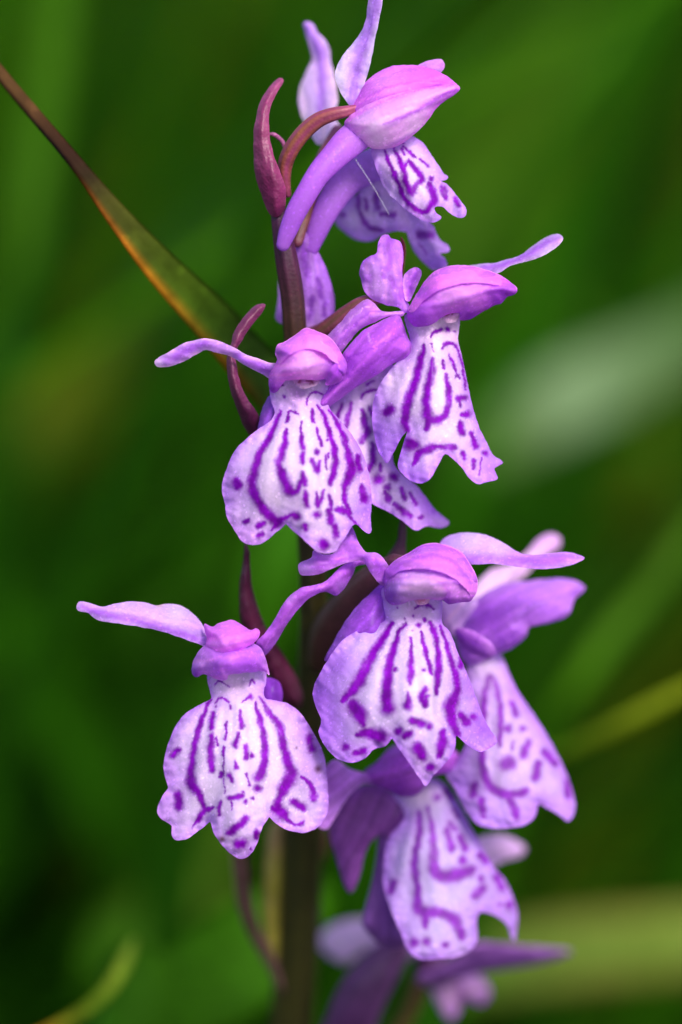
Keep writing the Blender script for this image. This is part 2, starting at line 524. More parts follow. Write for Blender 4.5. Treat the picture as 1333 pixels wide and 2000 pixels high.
# the folded blade with the withered brown edge, left of the spike
BLADE_COLS = [S(66, 46, 22), S(66, 42, 24), S(82, 56, 30), S(50, 30, 18), S(70, 72, 22), S(66, 84, 18), S(60, 88, 18), S(66, 102, 32), S(60, 96, 28), GRD]
BLADE_EDGE = [S(50, 30, 22), S(36, 20, 16), S(46, 28, 20), S(26, 12, 8), S(150, 84, 24), S(176, 110, 24), S(120, 92, 20), S(136, 82, 18), S(70, 96, 26), GRD]
blade('grass_blade', 'folded grass blade with withered brown and orange edge slanting behind the orchid stem',
      [(-260, -150, 220, 21.8), (-120, 0, 170, 25.2), (20, 168, 130, 26.9), (150, 322, 100, 30.2), (222, 415, 110, 47.0), (310, 520, 150, 70.6), (400, 612, 220, 87.4), (470, 690, 300, 94.1), (545, 775, 400, 99.1), (650, 930, 620, 99.1), (745, 1200, 900, 94.1), (790, 1600, 1150, 84.0)],
      BLADE_COLS, BLADE_EDGE, side=RIGHT * 0.72 + UP * 0.62 + FWD * 0.25, fold=0.16, across=-0.4)

# softly seen blades around the spike, each its own plant
blade('grass_blade', 'broad pale grey-green blade arching to the right behind the orchid',
      [(1560, 520, 4600, 60), (1400, 630, 4400, 110), (1250, 715, 4200, 140), (1110, 775, 4000, 150), (985, 845, 4000, 140), (860, 960, 4000, 100)], [S(70, 104, 40), S(70, 100, 50), S(98, 126, 80), S(116, 142, 100), S(86, 118, 58), S(60, 110, 20)], side=UP * 0.9 + FWD * 0.2, fold=0.08, lean=(-0.8, 0.6))
blade('grass_blade', 'slender yellow-green blade slanting up at the lower right',
      [(1500, 1270, 1300, 12), (1333, 1350, 1300, 26), (1220, 1408, 1300, 28), (1100, 1468, 1350, 24), (980, 1560, 1500, 18)], [OL, S(122, 138, 22), S(110, 128, 20), S(78, 110, 14), GR], side=UP * 0.9 - RIGHT * 0.3, lean=(-0.5, 0.4))
blade('grass_blade', 'thin olive blade rising steeply at the right beside the violet flowers',
      [(1420, 930, 2300, 18), (1333, 1070, 2200, 40), (1240, 1190, 2200, 48), (1130, 1330, 2200, 46), (1030, 1500, 2300, 40)], [GR2, S(70, 110, 18), S(66, 106, 16), GR2, GR], side=RIGHT * 0.8 + UP * 0.5, lean=(-0.6, 0.4))
blade('grass_blade', 'wide pale green blade lying level behind the lowest flower',
      [(1700, 1790, 3200, 40), (1500, 1820, 3000, 110), (1333, 1835, 2800, 140), (1150, 1850, 2700, 150), (980, 1880, 2600, 140), (840, 1960, 2600, 120)], [S(110, 140, 60), S(120, 150, 70), S(90, 120, 40), S(84, 112, 36), S(70, 98, 26), GR], [S(110, 110, 50), S(130, 120, 56), S(130, 116, 54), S(120, 110, 50), S(96, 110, 40), GR], side=UP * 0.9 + FWD * 0.35, lean=(-0.2, 0.5))
blade('grass_blade', 'short yellow-green blade curling up with an orange base at the lower left',
      [(262, 1836, 900, 8), (246, 1872, 860, 24), (220, 1920, 820, 27), (180, 1962, 780, 24), (120, 2000, 740, 20), (40, 2040, 720, 18), (-60, 2120, 720, 16)], [S(130, 160, 50), S(140, 168, 48), S(140, 166, 42), S(120, 148, 30), S(130, 130, 26), S(170, 96, 22), GR], side=RIGHT * 0.7 - UP * 0.6, lean=(-0.2, 0.1))
blade('broad_leaf', 'broad bright green leaf spreading behind the foot of the stem',
      [(640, 1735, 1300, 60), (560, 1800, 1250, 170), (450, 1880, 1200, 230), (320, 1950, 1200, 240), (160, 2040, 1250, 210)], [S(56, 110, 6), S(62, 118, 8), S(60, 114, 8), S(54, 104, 6), GR], side=UP * 0.75 + RIGHT * 0.45 + FWD * 0.3, fold=0.06, lean=(-0.2, 0.6))
blade('grass_blade', 'tall upright pale blade standing far left beside the withered blade',
      [(140, -160, 3000, 40), (116, 40, 3000, 62), (90, 250, 3000, 70), (58, 450, 3000, 66), (30, 640, 3050, 60), (0, 860, 3100, 50)], [GR, S(58, 104, 10), S(56, 102, 10), S(54, 98, 10), GRD, GRD], side=RIGHT, lean=(-0.4, 0.3))
blade('grass_blade', 'yellowing blade slanting to the lower left under the withered blade',
      [(420, 430, 5400, 30), (320, 560, 5000, 110), (220, 680, 4800, 170), (130, 820, 4700, 190), (90, 930, 4700, 120), (60, 1080, 4800, 80)], [GR, S(48, 84, 4), S(62, 82, 4), S(70, 80, 4), S(46, 76, 4), GRD], side=RIGHT * 0.8 + UP * 0.5, fold=0.1, lean=(-0.3, 0.5))
blade('grass_blade', 'broad light green blade leaning behind the upper right flowers',
      [(1180, 40, 8100, 90), (1080, 200, 7800, 200), (980, 360, 7600, 230), (900, 520, 7500, 200), (830, 700, 7500, 170), (780, 900, 7500, 140)], [GR2, S(66, 104, 10), S(70, 108, 12), S(60, 98, 10), GR, GRD], side=RIGHT * 0.85 + UP * 0.4, fold=0.1, lean=(-0.3, 0.5))
blade('grass_blade', 'bright green blade leaning behind the stem left of the middle flower',
      [(640, 800, 2400, 50), (590, 960, 2400, 100), (545, 1120, 2400, 130), (470, 1320, 2500, 120), (360, 1560, 2600, 110)], [GRD, S(48, 104, 8), S(48, 102, 8), S(42, 90, 6), GRD], side=RIGHT * 0.9 + UP * 0.25, fold=0.1, lean=(-0.3, 0.5))
blade('grass_blade', 'blurred green blade slanting behind the pale hanging lip at the left',
      [(480, 1060, 5000, 60), (380, 1240, 4900, 140), (280, 1400, 4900, 150), (180, 1560, 4900, 140), (60, 1720, 5000, 110)], [GR, S(60, 112, 20), S(58, 108, 20), S(46, 94, 18), GRD], side=RIGHT * 0.7 + UP * 0.6, fold=0.1, lean=(-0.3, 0.5))
blade('grass_blade', 'olive green blade slanting behind the tip of the lowest left lip',
      [(520, 1440, 4000, 50), (430, 1620, 3900, 130), (330, 1780, 3900, 150), (200, 1930, 3900, 140), (60, 2060, 4000, 110)], [GR, S(76, 112, 24), S(70, 108, 22), GR, GRD], side=RIGHT * 0.7 + UP * 0.6, fold=0.1, lean=(-0.3, 0.5))

# the rest of the meadow behind, beyond counting
def meadow(name, label, count, xr, yr, hr, wr, seed, gain=1.0):
    r = np.random.default_rng(seed)
    V, F, C = [], [], []
    for i in range(count):
        y0 = r.uniform(*yr)
        x0 = r.uniform(-1, 1) * (1.6 + (y0 + 8) * xr)
        h = r.uniform(*hr); w = r.uniform(*wr)
        az = r.normal(0.25, 0.55) if r.random() < 0.75 else r.uniform(0, 2 * math.pi); bend = r.uniform(0.15, 0.9) * h
        dirv = np.array([math.cos(az), math.sin(az) * 0.6 - 0.2, 0])
        fa = r.uniform(0, math.pi); sd = np.array([math.cos(fa), math.sin(fa), 0])
        tone = mnoise.noise((x0 * 0.35, y0 * 0.25, 3.1))
        base = np.array([0.014, 0.072, 0.0005]) * (1.0 + 0.6 * tone) * r.uniform(0.7, 1.35)
        if r.random() < 0.05: base = np.array([0.07, 0.10, 0.003]) * r.uniform(0.6, 1.2)
        elif r.random() < 0.2: base = np.array([0.036, 0.115, 0.002]) * r.uniform(0.7, 1.3)
        base = base * gain
        k0 = len(V); ns = 7
        for s in range(ns + 1):
            t = s / ns
            p = np.array([x0, y0, GROUND_Z - 0.05]) + dirv * bend * t * t + np.array([0, 0, h * (t - 0.22 * t * t * bend / h)])
            ww = w * (1 - t ** 2.2) * 0.5 + 0.004
            mid = np.array([-sd[1], sd[0], 0]) * ww * 0.35
            V += [p - sd * ww, p + mid, p + sd * ww]
            C += [base, base * 1.1, base]
        for s in range(ns):
            a = k0 + s * 3
            F += [[a, a + 1, a + 4, a + 3], [a + 1, a + 2, a + 5, a + 4]]
    o = link_mesh(name, V, F, M_BLADE, None, np.array([0, 12.0, GROUND_Z]), np.array(C), kind='stuff')
    tag(o, label, 'grass')
    return o
meadow('meadow_grass', 'dense dark green meadow grass blurred behind the orchid', 2600, 0.22, (3.2, 40), (2.2, 5.2), (0.10, 0.30), 5)
meadow('meadow_stalks', 'scattered tall slender grass stalks blurred between the orchid and the meadow', 110, 0.14, (2.6, 9.0), (4.6, 8.5), (0.05, 0.15), 21, 1.5)
meadow('meadow_turf', 'short green turf covering the meadow floor', 7000, 0.28, (-6, 46), (0.6, 1.8), (0.06, 0.16), 8, 0.6)  # low gain darkens the turf colour to deepen shade between blades
# ---------------------------------------------------------------- the orchid
PX = crop(0, 0, 1.0)
sA, sB, sC, sD, sE, sF, sG = 2.666, 2.666, 2.666, 2.4236, 2.2217, 1.66625, 3.3325
A = crop(450, 0, sA); B = crop(640, 430, sB); C_ = crop(280, 560, sC); D_ = crop(130, 1100, sD)
E_ = crop(560, 1000, sE); F_ = crop(400, 1440, sF); G_ = crop(400, 1000, sG)

STEM_TOP = S(76, 14, 66); STEM_MID = S(62, 38, 26); STEM_LOW = S(54, 50, 10)
BRACT = S(112, 34, 82); BRACT_D = S(74, 30, 58)

stem_path = [(541, 392, 44.0, 13.5), (548, 440, 42.0, 17.4), (560, 510, 50.0, 22.2), (571, 580, 72.0, 23.0), (577, 660, 98.0, 23.0), (590, 800, 148.0, 23.0), (603, 960, 208.0, 29), (612, 1120, 264.0, 29), (612, 1280, 334.8, 31), (602, 1450, 424.0, 34), (594, 1620, 513.2, 39), (584, 1800, 604.0, 44), (572, 2000, 708.0, 47), (566, 2150, 786.0, 48)]
base_pt = P(566, 2150, 786)
root = np.array([base_pt[0] + 0.02, base_pt[1] - 0.03, GROUND_Z])
orchid = empty('spotted_orchid', root)
tag(orchid, 'spotted orchid spike with pale violet flowers streaked in dark purple on an upright stem', 'orchid')
tail = [((base_pt * (1 - k) + root * k), 0.049 + 0.012 * k) for k in (0.2, 0.4, 0.6, 0.8, 1.0)]
tube('stem', orchid, PX, 1.0, stem_path, [STEM_TOP, S(72, 22, 58), STEM_MID, S(58, 42, 18), STEM_LOW, STEM_LOW, STEM_LOW, STEM_LOW], seg=42, sub=16, ribs=7, rib=0.045, twist=1.5,
     world_tail=tail, ribcol=True)

def flower(x, y, d):
    return empty('flower', P(x, y, d), orchid)

# ---- bracts on the stem
petal('bract', orchid, A, sA, [(265, 405), (278, 420), (255, 465), (225, 520), (205, 580), (203, 650), (208, 720), (225, 800), (255, 880), (285, 960), (292, 1010), (285, 1080), (250, 1130), (205, 1115), (175, 1050), (150, 980), (128, 900), (122, 800), (122, 690), (135, 610), (150, 545), (190, 470), (240, 415)],
      [(265, 410, 60), (150, 600, 20), (205, 640, 10), (125, 800, 20), (220, 900, 0), (250, 1110, 20), (160, 1000, 20)], thick=6, bulge=16, back=4, mat=M_BRACT, c=BRACT, ce=S(140, 60, 108), ew=7, ruffle=2, seed=3,
      tints=[(170, 1000, 150, S(98, 14, 74), 0.6), (240, 450, 60, S(150, 72, 120), 0.5)], lines=[([(180, 560, 4), (160, 700, 5), (190, 880, 5), (230, 1080, 5)], S(76, 14, 60), 0.5)])
petal('bract', orchid, C_, sC, [(630, 88), (636, 102), (615, 140), (580, 185), (545, 230), (515, 280), (490, 320), (480, 370), (490, 420), (500, 480), (530, 560), (570, 620), (600, 665), (620, 720), (600, 780), (560, 780), (520, 720), (490, 640), (460, 560), (440, 470), (435, 390), (445, 330), (460, 290), (470, 240), (500, 190), (540, 140), (590, 95)],
      [(620, 95, 40), (480, 260, 20), (440, 400, 20), (490, 400, 10), (480, 600, 30), (570, 640, 40), (590, 770, 100)], thick=6, bulge=15, back=4, mat=M_BRACT, c=S(92, 32, 70), ce=S(112, 48, 92), ew=7, ruffle=2, seed=4,
      tints=[(520, 650, 120, S(60, 16, 52), 0.6)])
petal('bract', orchid, D_, sD, [(845, -95), (868, -60), (872, 0), (880, 100), (900, 180), (925, 260), (960, 330), (1030, 440), (1090, 540), (1120, 620), (1110, 680), (1050, 680), (990, 600), (930, 480), (860, 360), (825, 270), (820, 100), (835, 0)],
      [(850, -60, 110), (850, 200, 150), (920, 400, 190), (1090, 640, 260)], thick=7, bulge=22, back=6, mat=M_BRACT, c=S(76, 20, 52), ce=S(84, 30, 60), ew=8, ruffle=3, seed=5)
petal('bract', orchid, F_, sF, [(85, 330), (130, 340), (140, 420), (150, 500), (175, 610), (225, 700), (255, 770), (262, 830), (240, 820), (205, 750), (150, 660), (110, 560), (92, 450)],
      [(110, 340, 490), (120, 550, 550), (180, 680, 600), (250, 800, 630)], thick=8, bulge=12, back=5, mat=M_BRACT, c=S(84, 58, 58), ce=S(104, 74, 74), ew=8, ruffle=2, seed=6)
petal('bract', orchid, F_, sF, [(212, 290), (245, 270), (275, 300), (282, 400), (275, 500), (262, 600), (250, 700), (235, 760), (205, 690), (188, 580), (193, 430)],
      [(230, 290, 550), (230, 500, 580), (240, 740, 630)], thick=8, bulge=24, back=6, mat=M_BRACT, c=S(150, 150, 48), ce=S(140, 122, 66), ew=12, ruffle=2, seed=7,
      tints=[(220, 330, 60, S(150, 120, 90), 0.7)])
petal('bract', orchid, F_, sF, [(255, 300), (320, 270), (395, 290), (405, 360), (375, 430), (345, 470), (310, 450), (275, 410), (258, 360)],
      [(255, 320, 560), (330, 340, 545), (400, 330, 560), (340, 460, 590)], thick=8, bulge=18, back=8, mat=M_BRACT, c=S(64, 34, 30), ce=S(74, 44, 34), ew=10, ruffle=3, seed=8, tints=[(375, 360, 50, S(100, 58, 44), 0.6)])
petal('bract', orchid, F_, sF, [(655, 640), (668, 700), (640, 760), (600, 840), (570, 910), (545, 980), (530, 1030), (350, 1040), (390, 930), (430, 830), (475, 755), (540, 690), (605, 650)],
      [(650, 650, 590), (540, 760, 590), (420, 900, 620), (560, 940, 620), (450, 1030, 670)], thick=8, bulge=26, back=8, mat=M_BRACT, c=S(82, 44, 96), ce=S(104, 62, 120), ew=12, ruffle=3, seed=9)
tube('bract', orchid, PX, 1, [(788, 1000, 130, 3), (787, 1030, 130, 8), (784, 1060, 135, 10), (770, 1100, 150, 22), (735, 1140, 190, 26), (680, 1200, 250, 20), (640, 1250, 300, 12)], [BRACT_D, S(60, 24, 50), S(58, 30, 34)], seg=14, flat=0.7, mat=M_BRACT)
tube('bract', orchid, A, sA, [(890, 1236, 60, 3), (897, 1255, 66, 8), (904, 1290, 76, 11), (900, 1340, 90, 13), (860, 1480, 130, 26), (740, 1570, 150, 40), (500, 1700, 130, 40), (340, 1760, 100, 26)], [S(120, 16, 50), S(110, 26, 60), S(70, 30, 50)], seg=12, flat=0.6, mat=M_BRACT)
tube('bract', orchid, A, sA, [(196, 700, 40, 5), (225, 700, 40, 11), (255, 720, 45, 12), (280, 755, 48, 12), (300, 850, 50, 14), (290, 1000, 50, 16)], [S(150, 80, 130), S(140, 60, 110)], seg=12, mat=M_BRACT)
tube('bract', orchid, PX, 1, [(625, 1290, 300, 26), (650, 1240, 250, 44), (690, 1190, 190, 48), (735, 1140, 120, 40), (775, 1105, 60, 26)], [S(88, 54, 44), S(80, 44, 46), S(72, 32, 52)], seg=18, ribs=6, rib=0.06, twist=3, flat=0.8, mat=M_BRACT)

# ---- flower: uppermost, seen from the side
f = flower(690, 235, 0)
petal('sepal', f, A, sA, [(630, 560), (585, 500), (560, 450), (545, 390), (560, 335), (600, 270), (650, 210), (690, 150), (708, 90), (715, 30), (725, -20), (760, -50), (795, -30), (788, 40), (775, 110), (755, 200), (740, 290), (720, 370), (700, 440), (680, 500), (660, 560)],
      [(640, 550, 15), (555, 390, 0), (640, 380, 22), (720, 360, 6), (700, 150, 20), (770, 150, -6), (760, -40, 10)], thick=5, bulge=6, c=S(206, 184, 236), ce=S(196, 186, 226), ew=8, seed=11,
      lines=[([(640, 540, 60), (650, 400, 70), (690, 230, 60), (745, 60, 70), (760, -40, 80)], S(170, 110, 224), 0.75), ([(650, 520, 5), (670, 350, 6), (720, 180, 5), (755, 20, 5)], S(150, 80, 210), 0.4)],
      tints=[(580, 400, 70, S(190, 190, 214), 0.7), (640, 480, 60, S(212, 200, 240), 0.7)])
petal('petal', f, A, sA, [(975, 342), (1020, 320), (1070, 308), (1105, 312), (1118, 340), (1105, 370), (1080, 390), (1040, 390), (990, 370)], 40, thick=5, bulge=8, back=2, c=S(196, 130, 230), ce=S(206, 150, 232), ew=8, seed=12)
petal('hood', f, A, sA, [(630, 570), (655, 520), (700, 435), (755, 385), (830, 348), (900, 338), (985, 342), (1060, 362), (1120, 390), (1165, 425), (1185, 445), (1150, 470), (1050, 500), (900, 560), (760, 600), (660, 620)],
      [(640, 580, 6), (900, 340, 15), (900, 540, -10), (1180, 440, 2)], thick=6, bulge=52, back=10, brad=70, c=S(208, 116, 230), ce=S(212, 110, 226), ew=14, ruffle=2, seed=13,
      lines=[([(660, 560, 4), (760, 480, 8), (880, 440, 10), (1050, 425, 8), (1160, 435, 6)], S(186, 70, 210), 0.6)], tints=[(800, 430, 90, S(222, 150, 238), 0.6), (1060, 400, 80, S(206, 90, 224), 0.5)])
petal('hood', f, A, sA, [(598, 628), (640, 590), (700, 550), (760, 515), (880, 468), (1000, 448), (1100, 442), (1165, 436), (1195, 452), (1190, 475), (1150, 505), (1100, 540), (1070, 570), (1045, 605), (1010, 650), (960, 700), (900, 745), (850, 768), (780, 778), (720, 765), (660, 730), (620, 690), (598, 655)],
      [(600, 640, -6), (880, 475, -34), (1190, 460, -12), (900, 730, -6), (780, 640, -24)], thick=6, bulge=40, back=6, brad=60, c=S(216, 164, 236), ce=S(206, 120, 228), ew=12, ruffle=2, seed=14,
      lines=[([(790, 650, 6), (870, 620, 14), (950, 585, 20), (1040, 535, 18), (1110, 495, 16), (1180, 462, 16)], S(178, 78, 216), 0.75), ([(610, 630, 10), (700, 575, 10), (820, 520, 8), (960, 470, 8), (1160, 442, 8)], S(196, 80, 218), 0.6)],
      tints=[(760, 720, 90, S(238, 220, 246), 0.8), (960, 640, 80, S(232, 206, 244), 0.7), (860, 560, 80, S(204, 138, 232), 0.4)])
tube('ovary', f, A, sA, [(300, 1010, 44, 20), (285, 930, 38, 32), (290, 850, 30, 40), (325, 770, 18, 42), (385, 690, 8, 42), (455, 630, -2, 40), (530, 598, -8, 36), (600, 582, -8, 30), (650, 570, -2, 24)],
     [S(112, 44, 74), S(124, 62, 48), S(132, 76, 44), S(146, 68, 76), S(172, 84, 130)], seg=24, ribs=5, rib=0.07, twist=3.0, ribcol=S(132, 50, 86))
tube('spur', f, A, sA, [(668, 700, 10, 84), (610, 748, -6, 82), (550, 808, -22, 72), (465, 900, -36, 62), (402, 1000, -42, 57), (345, 1100, -44, 54), (302, 1200, -40, 47), (276, 1272, -36, 36)],
     [S(206, 136, 240), S(200, 116, 236), S(192, 108, 230), S(180, 100, 224), S(188, 112, 228)], seg=30, flat=0.75, mat=M_PETAL)
petal('labellum', f, A, sA, [(735, 770), (790, 745), (850, 745), (920, 715), (935, 705), (965, 715), (1010, 750), (1050, 810), (1085, 860), (1110, 900), (1135, 920), (1120, 938), (1095, 940), (1130, 960), (1165, 1000), (1200, 1045), (1230, 1090), (1225, 1125), (1195, 1135), (1150, 1115), (1110, 1080), (1080, 1075), (1065, 1085), (1075, 1110), (1100, 1130), (1085, 1150), (1050, 1160), (1000, 1145), (940, 1110), (880, 1060), (820, 1000), (780, 930), (755, 860)],
      [(760, 790, 20), (930, 710, 50), (900, 900, -14), (1100, 880, 46), (1210, 1110, 10), (1080, 1140, 6), (830, 1000, 20), (980, 1050, -16)], thick=5, step=2.6, c=WHITE, ce=S(196, 160, 236), ew=16, seed=15, creases=[([(880, 780), (960, 880), (1040, 980), (1080, 1075)], -10, 8)],
      tints=[(1180, 1080, 70, S(190, 150, 236), 0.6), (1060, 840, 60, S(206, 176, 240), 0.5), (850, 1030, 90, S(204, 190, 240), 0.5)],
      marks=[[(805, 785, 12), (825, 840, 18), (850, 900, 22), (880, 960, 22), (900, 1020, 24), (940, 1070, 26), (1000, 1105, 24), (1040, 1080, 30), (1062, 1040, 38), (1055, 1000, 34), (1035, 960, 26)],
             [(855, 775, 12), (880, 830, 22), (905, 890, 28), (915, 950, 30), (945, 1000, 34), (970, 960, 26), (1000, 930, 30), (975, 890, 28), (945, 860, 22), (930, 835, 18), (912, 862, 14)],
             [(893, 733, 10), (902, 746, 12)], [(893, 770, 10), (910, 802, 12)], [(895, 758, 8), (930, 790, 12), (970, 822, 10)], [(990, 830, 10), (1030, 865, 16)], [(1048, 930, 26)], [(1105, 980, 30), (1125, 1030, 28)], [(1172, 1035, 22), (1188, 1066, 24)]])

# ---- flower: behind the uppermost one
f = flower(600, 420, 140)
petal('sepal', f, A, sA, [(385, 145), (378, 130), (400, 112), (430, 125), (455, 170), (490, 205), (515, 250), (525, 330), (545, 400), (555, 470), (560, 530), (545, 600), (570, 650), (620, 690), (580, 740), (520, 745), (460, 755), (430, 720), (400, 660), (370, 600), (355, 520), (365, 450), (395, 380), (425, 310), (415, 250), (400, 200)],
      [(400, 130, 230), (450, 350, 240), (380, 550, 220), (540, 500, 205), (500, 720, 150)], thick=6, bulge=10, c=S(206, 182, 238), ce=S(214, 196, 240), ew=12, seed=16,
      lines=[([(400, 130, 50), (470, 260, 70), (480, 420, 50), (470, 600, 40)], S(172, 116, 226), 0.8)], tints=[(480, 640, 90, S(222, 206, 244), 0.7)])
tube('spur', f, A, sA, [(760, 850, 120, 86), (690, 885, 112, 88), (620, 930, 104, 84), (555, 1005, 96, 76), (495, 1105, 92, 66), (452, 1205, 92, 56), (425, 1290, 92, 40)],
     [S(206, 160, 240), S(198, 130, 236), S(186, 110, 228), S(166, 88, 214)], seg=28, flat=0.6, mat=M_PETAL)
tube('ovary', f, A, sA, [(560, 690, 130, 40), (480, 840, 110, 44), (420, 1000, 96, 44), (380, 1140, 86, 40), (350, 1260, 70, 30)], [S(140, 70, 120), S(124, 68, 66), S(116, 66, 56), S(100, 44, 70)], seg=20, ribs=5, rib=0.06, twist=3)
petal('labellum', f, A, sA, [(720, 880), (690, 960), (660, 1010), (610, 1040), (560, 1090), (543, 1140), (560, 1175), (610, 1220), (680, 1255), (750, 1250), (790, 1225), (850, 1205), (915, 1208), (930, 1250), (960, 1310), (1010, 1370), (1060, 1405), (1105, 1400), (1132, 1385), (1120, 1345), (1090, 1322), (1140, 1310), (1135, 1275), (1100, 1255), (1075, 1220), (1060, 1180), (1020, 1140), (960, 1090), (900, 1030), (860, 960), (820, 900), (770, 850)],
      [(740, 870, 130), (560, 1140, 210), (720, 1150, 160), (860, 1060, 110), (1080, 1380, 130), (1000, 1200, 110), (680, 1250, 190)], thick=5, c=S(228, 216, 248), ce=S(200, 164, 238), ew=18, seed=17, soft=0.5, mk=0.85,
      tints=[(980, 1270, 130, S(200, 172, 242), 0.8), (1080, 1360, 80, S(190, 150, 238), 0.6)], creases=[([(860, 1020), (880, 1090), (910, 1160), (920, 1210)], -26, 10)],
      marks=[[(665, 1000, 16), (670, 1080, 20), (690, 1140, 20), (730, 1185, 22), (790, 1200, 18)], [(760, 1010, 26), (768, 1085, 34)], [(790, 1115, 24), (850, 1118, 28)], [(985, 1222, 38), (1042, 1225, 40)], [(985, 1268, 8), (1022, 1325, 10)], [(590, 1120, 24)], [(705, 1040, 14), (712, 1090, 16)]])

# ---- flower: turned away behind the stem, only a hanging sepal shows
f = flower(600, 470, 130)
petal('sepal', f, PX, 1, [(592, 448), (606, 466), (625, 498), (641, 534), (653, 578), (652, 615), (636, 640), (610, 660), (585, 655), (574, 620), (570, 540), (566, 490), (574, 458)],
      [(592, 450, 80), (575, 550, 110), (645, 560, 120), (610, 560, 90), (610, 655, 130)], thick=5, bulge=8, c=S(174, 122, 222), ce=S(164, 104, 214), ew=8, seed=18, soft=0.7, mk=0.75, pig=S(110, 30, 170),
      marks=[[(592, 476, 8), (596, 510, 12), (600, 540, 9)], [(622, 545, 8), (628, 580, 11)], [(610, 585, 12), (606, 620, 9)], [(636, 590, 7), (633, 615, 8)], [(584, 545, 6), (586, 600, 8)]], tints=[(600, 630, 35, S(196, 160, 230), 0.5)])
petal('sepal', f, PX, 1, [(545, 545), (556, 538), (566, 560), (570, 600), (566, 628), (552, 632), (538, 620), (543, 590)], 150, thick=5, bulge=6, c=S(182, 124, 222), ce=S(194, 150, 228), ew=6, seed=19)

# ---- flower: right of the stem, hood pointing right
f = flower(795, 600, 20)
tube('ovary', f, B, sB, [(-170, 640, 120, 40), (-70, 610, 100, 48), (20, 555, 74, 52), (110, 480, 52, 44), (190, 425, 34, 34), (280, 410, 20, 22)], [S(90, 40, 56), S(100, 44, 58), S(120, 52, 76), S(160, 80, 130)], seg=22, ribs=6, rib=0.06, twist=2.5, ribcol=S(84, 52, 36))
petal('sepal', f, B, sB, [(400, 470), (340, 475), (280, 470), (210, 405), (130, 460), (60, 540), (0, 600), (-30, 660), (40, 700), (70, 690), (110, 640), (170, 570), (260, 525), (330, 500), (390, 500)],
      [(400, 480, 16), (210, 430, 22), (60, 560, 40), (60, 680, 40), (260, 510, 4)], thick=5, bulge=22, back=4, brad=24, c=S(186, 116, 228), ce=S(206, 150, 236), ew=8, seed=20,
      lines=[([(330, 470, 6), (220, 480, 10), (120, 570, 10), (40, 670, 10)], S(150, 70, 206), 0.6), ([(260, 440, 6), (170, 470, 8), (60, 580, 8)], S(226, 180, 242), 0.7)])
petal('spur', f, B, sB, [(370, 490), (395, 540), (415, 600), (440, 660), (420, 715), (330, 755), (260, 805), (180, 850), (110, 900), (40, 950), (-30, 1000), (-60, 950), (20, 850), (70, 790), (78, 700), (120, 645), (180, 580), (260, 535), (330, 500)],
      [(390, 500, 16), (430, 680, 24), (250, 680, 4), (100, 740, 16), (0, 960, 36)], thick=6, bulge=46, back=30, brad=40, c=S(180, 92, 224), ce=S(194, 118, 232), ew=10, seed=21,
      lines=[([(90, 720, 5), (180, 690, 8), (300, 640, 6), (400, 600, 6)], S(136, 44, 196), 0.6), ([(60, 850, 5), (200, 760, 7), (330, 690, 6)], S(140, 50, 200), 0.5), ([(215, 595, 6), (228, 640, 9)], S(214, 160, 240), 0.8)])
petal('sepal', f, B, sB, [(370, 455), (300, 440), (230, 410), (190, 365), (175, 310), (165, 270), (180, 220), (215, 190), (255, 170), (265, 115), (285, 80), (315, 75), (335, 95), (375, 110), (392, 140), (395, 200), (390, 260), (392, 330), (400, 390), (425, 440), (430, 480), (395, 480)],
      [(400, 460, 10), (170, 280, 10), (290, 80, -10), (390, 150, 25), (300, 260, -14), (390, 330, 10), (230, 400, 14)], thick=5, bulge=6, c=S(200, 148, 236), ce=S(178, 108, 226), ew=12, seed=22, ruffle=5, soft=0.8, mk=0.55, pig=S(156, 60, 208),
      marks=[[(318, 110, 40), (325, 180, 50), (305, 250, 40)], [(210, 305, 34)], [(330, 300, 30), (370, 400, 50)], [(295, 290, 24)]], tints=[(250, 340, 70, S(216, 178, 242), 0.6)])
petal('petal', f, B, sB, [(400, 395), (393, 340), (398, 290), (425, 260), (460, 245), (485, 258), (490, 285), (475, 325), (450, 380), (430, 420), (410, 420)],
      [(400, 400, 6), (440, 320, 14), (480, 260, -4)], thick=5, bulge=-8, c=S(186, 110, 226), ce=S(202, 140, 234), ew=7, seed=23, lines=[([(420, 390, 14), (440, 320, 24), (465, 275, 16)], S(150, 56, 206), 0.6)])
petal('sepal', f, B, sB, [(700, 250), (780, 230), (870, 222), (930, 205), (1000, 185), (1060, 140), (1110, 105), (1170, 75), (1210, 75), (1228, 100), (1200, 135), (1150, 170), (1090, 200), (1020, 220), (960, 235), (900, 270), (870, 280), (780, 275)],
      [(720, 260, 60), (900, 235, 30), (1050, 180, 25), (1210, 90, 35)], thick=5, bulge=9, back=-5, c=S(178, 116, 226), ce=S(196, 176, 224), ew=6, seed=24,
      lines=[([(800, 245, 14), (930, 225, 26), (1050, 170, 26), (1150, 110, 26)], S(164, 92, 218), 0.7)], tints=[(760, 240, 60, S(190, 170, 214), 0.6), (1150, 160, 60, S(200, 190, 224), 0.6)])
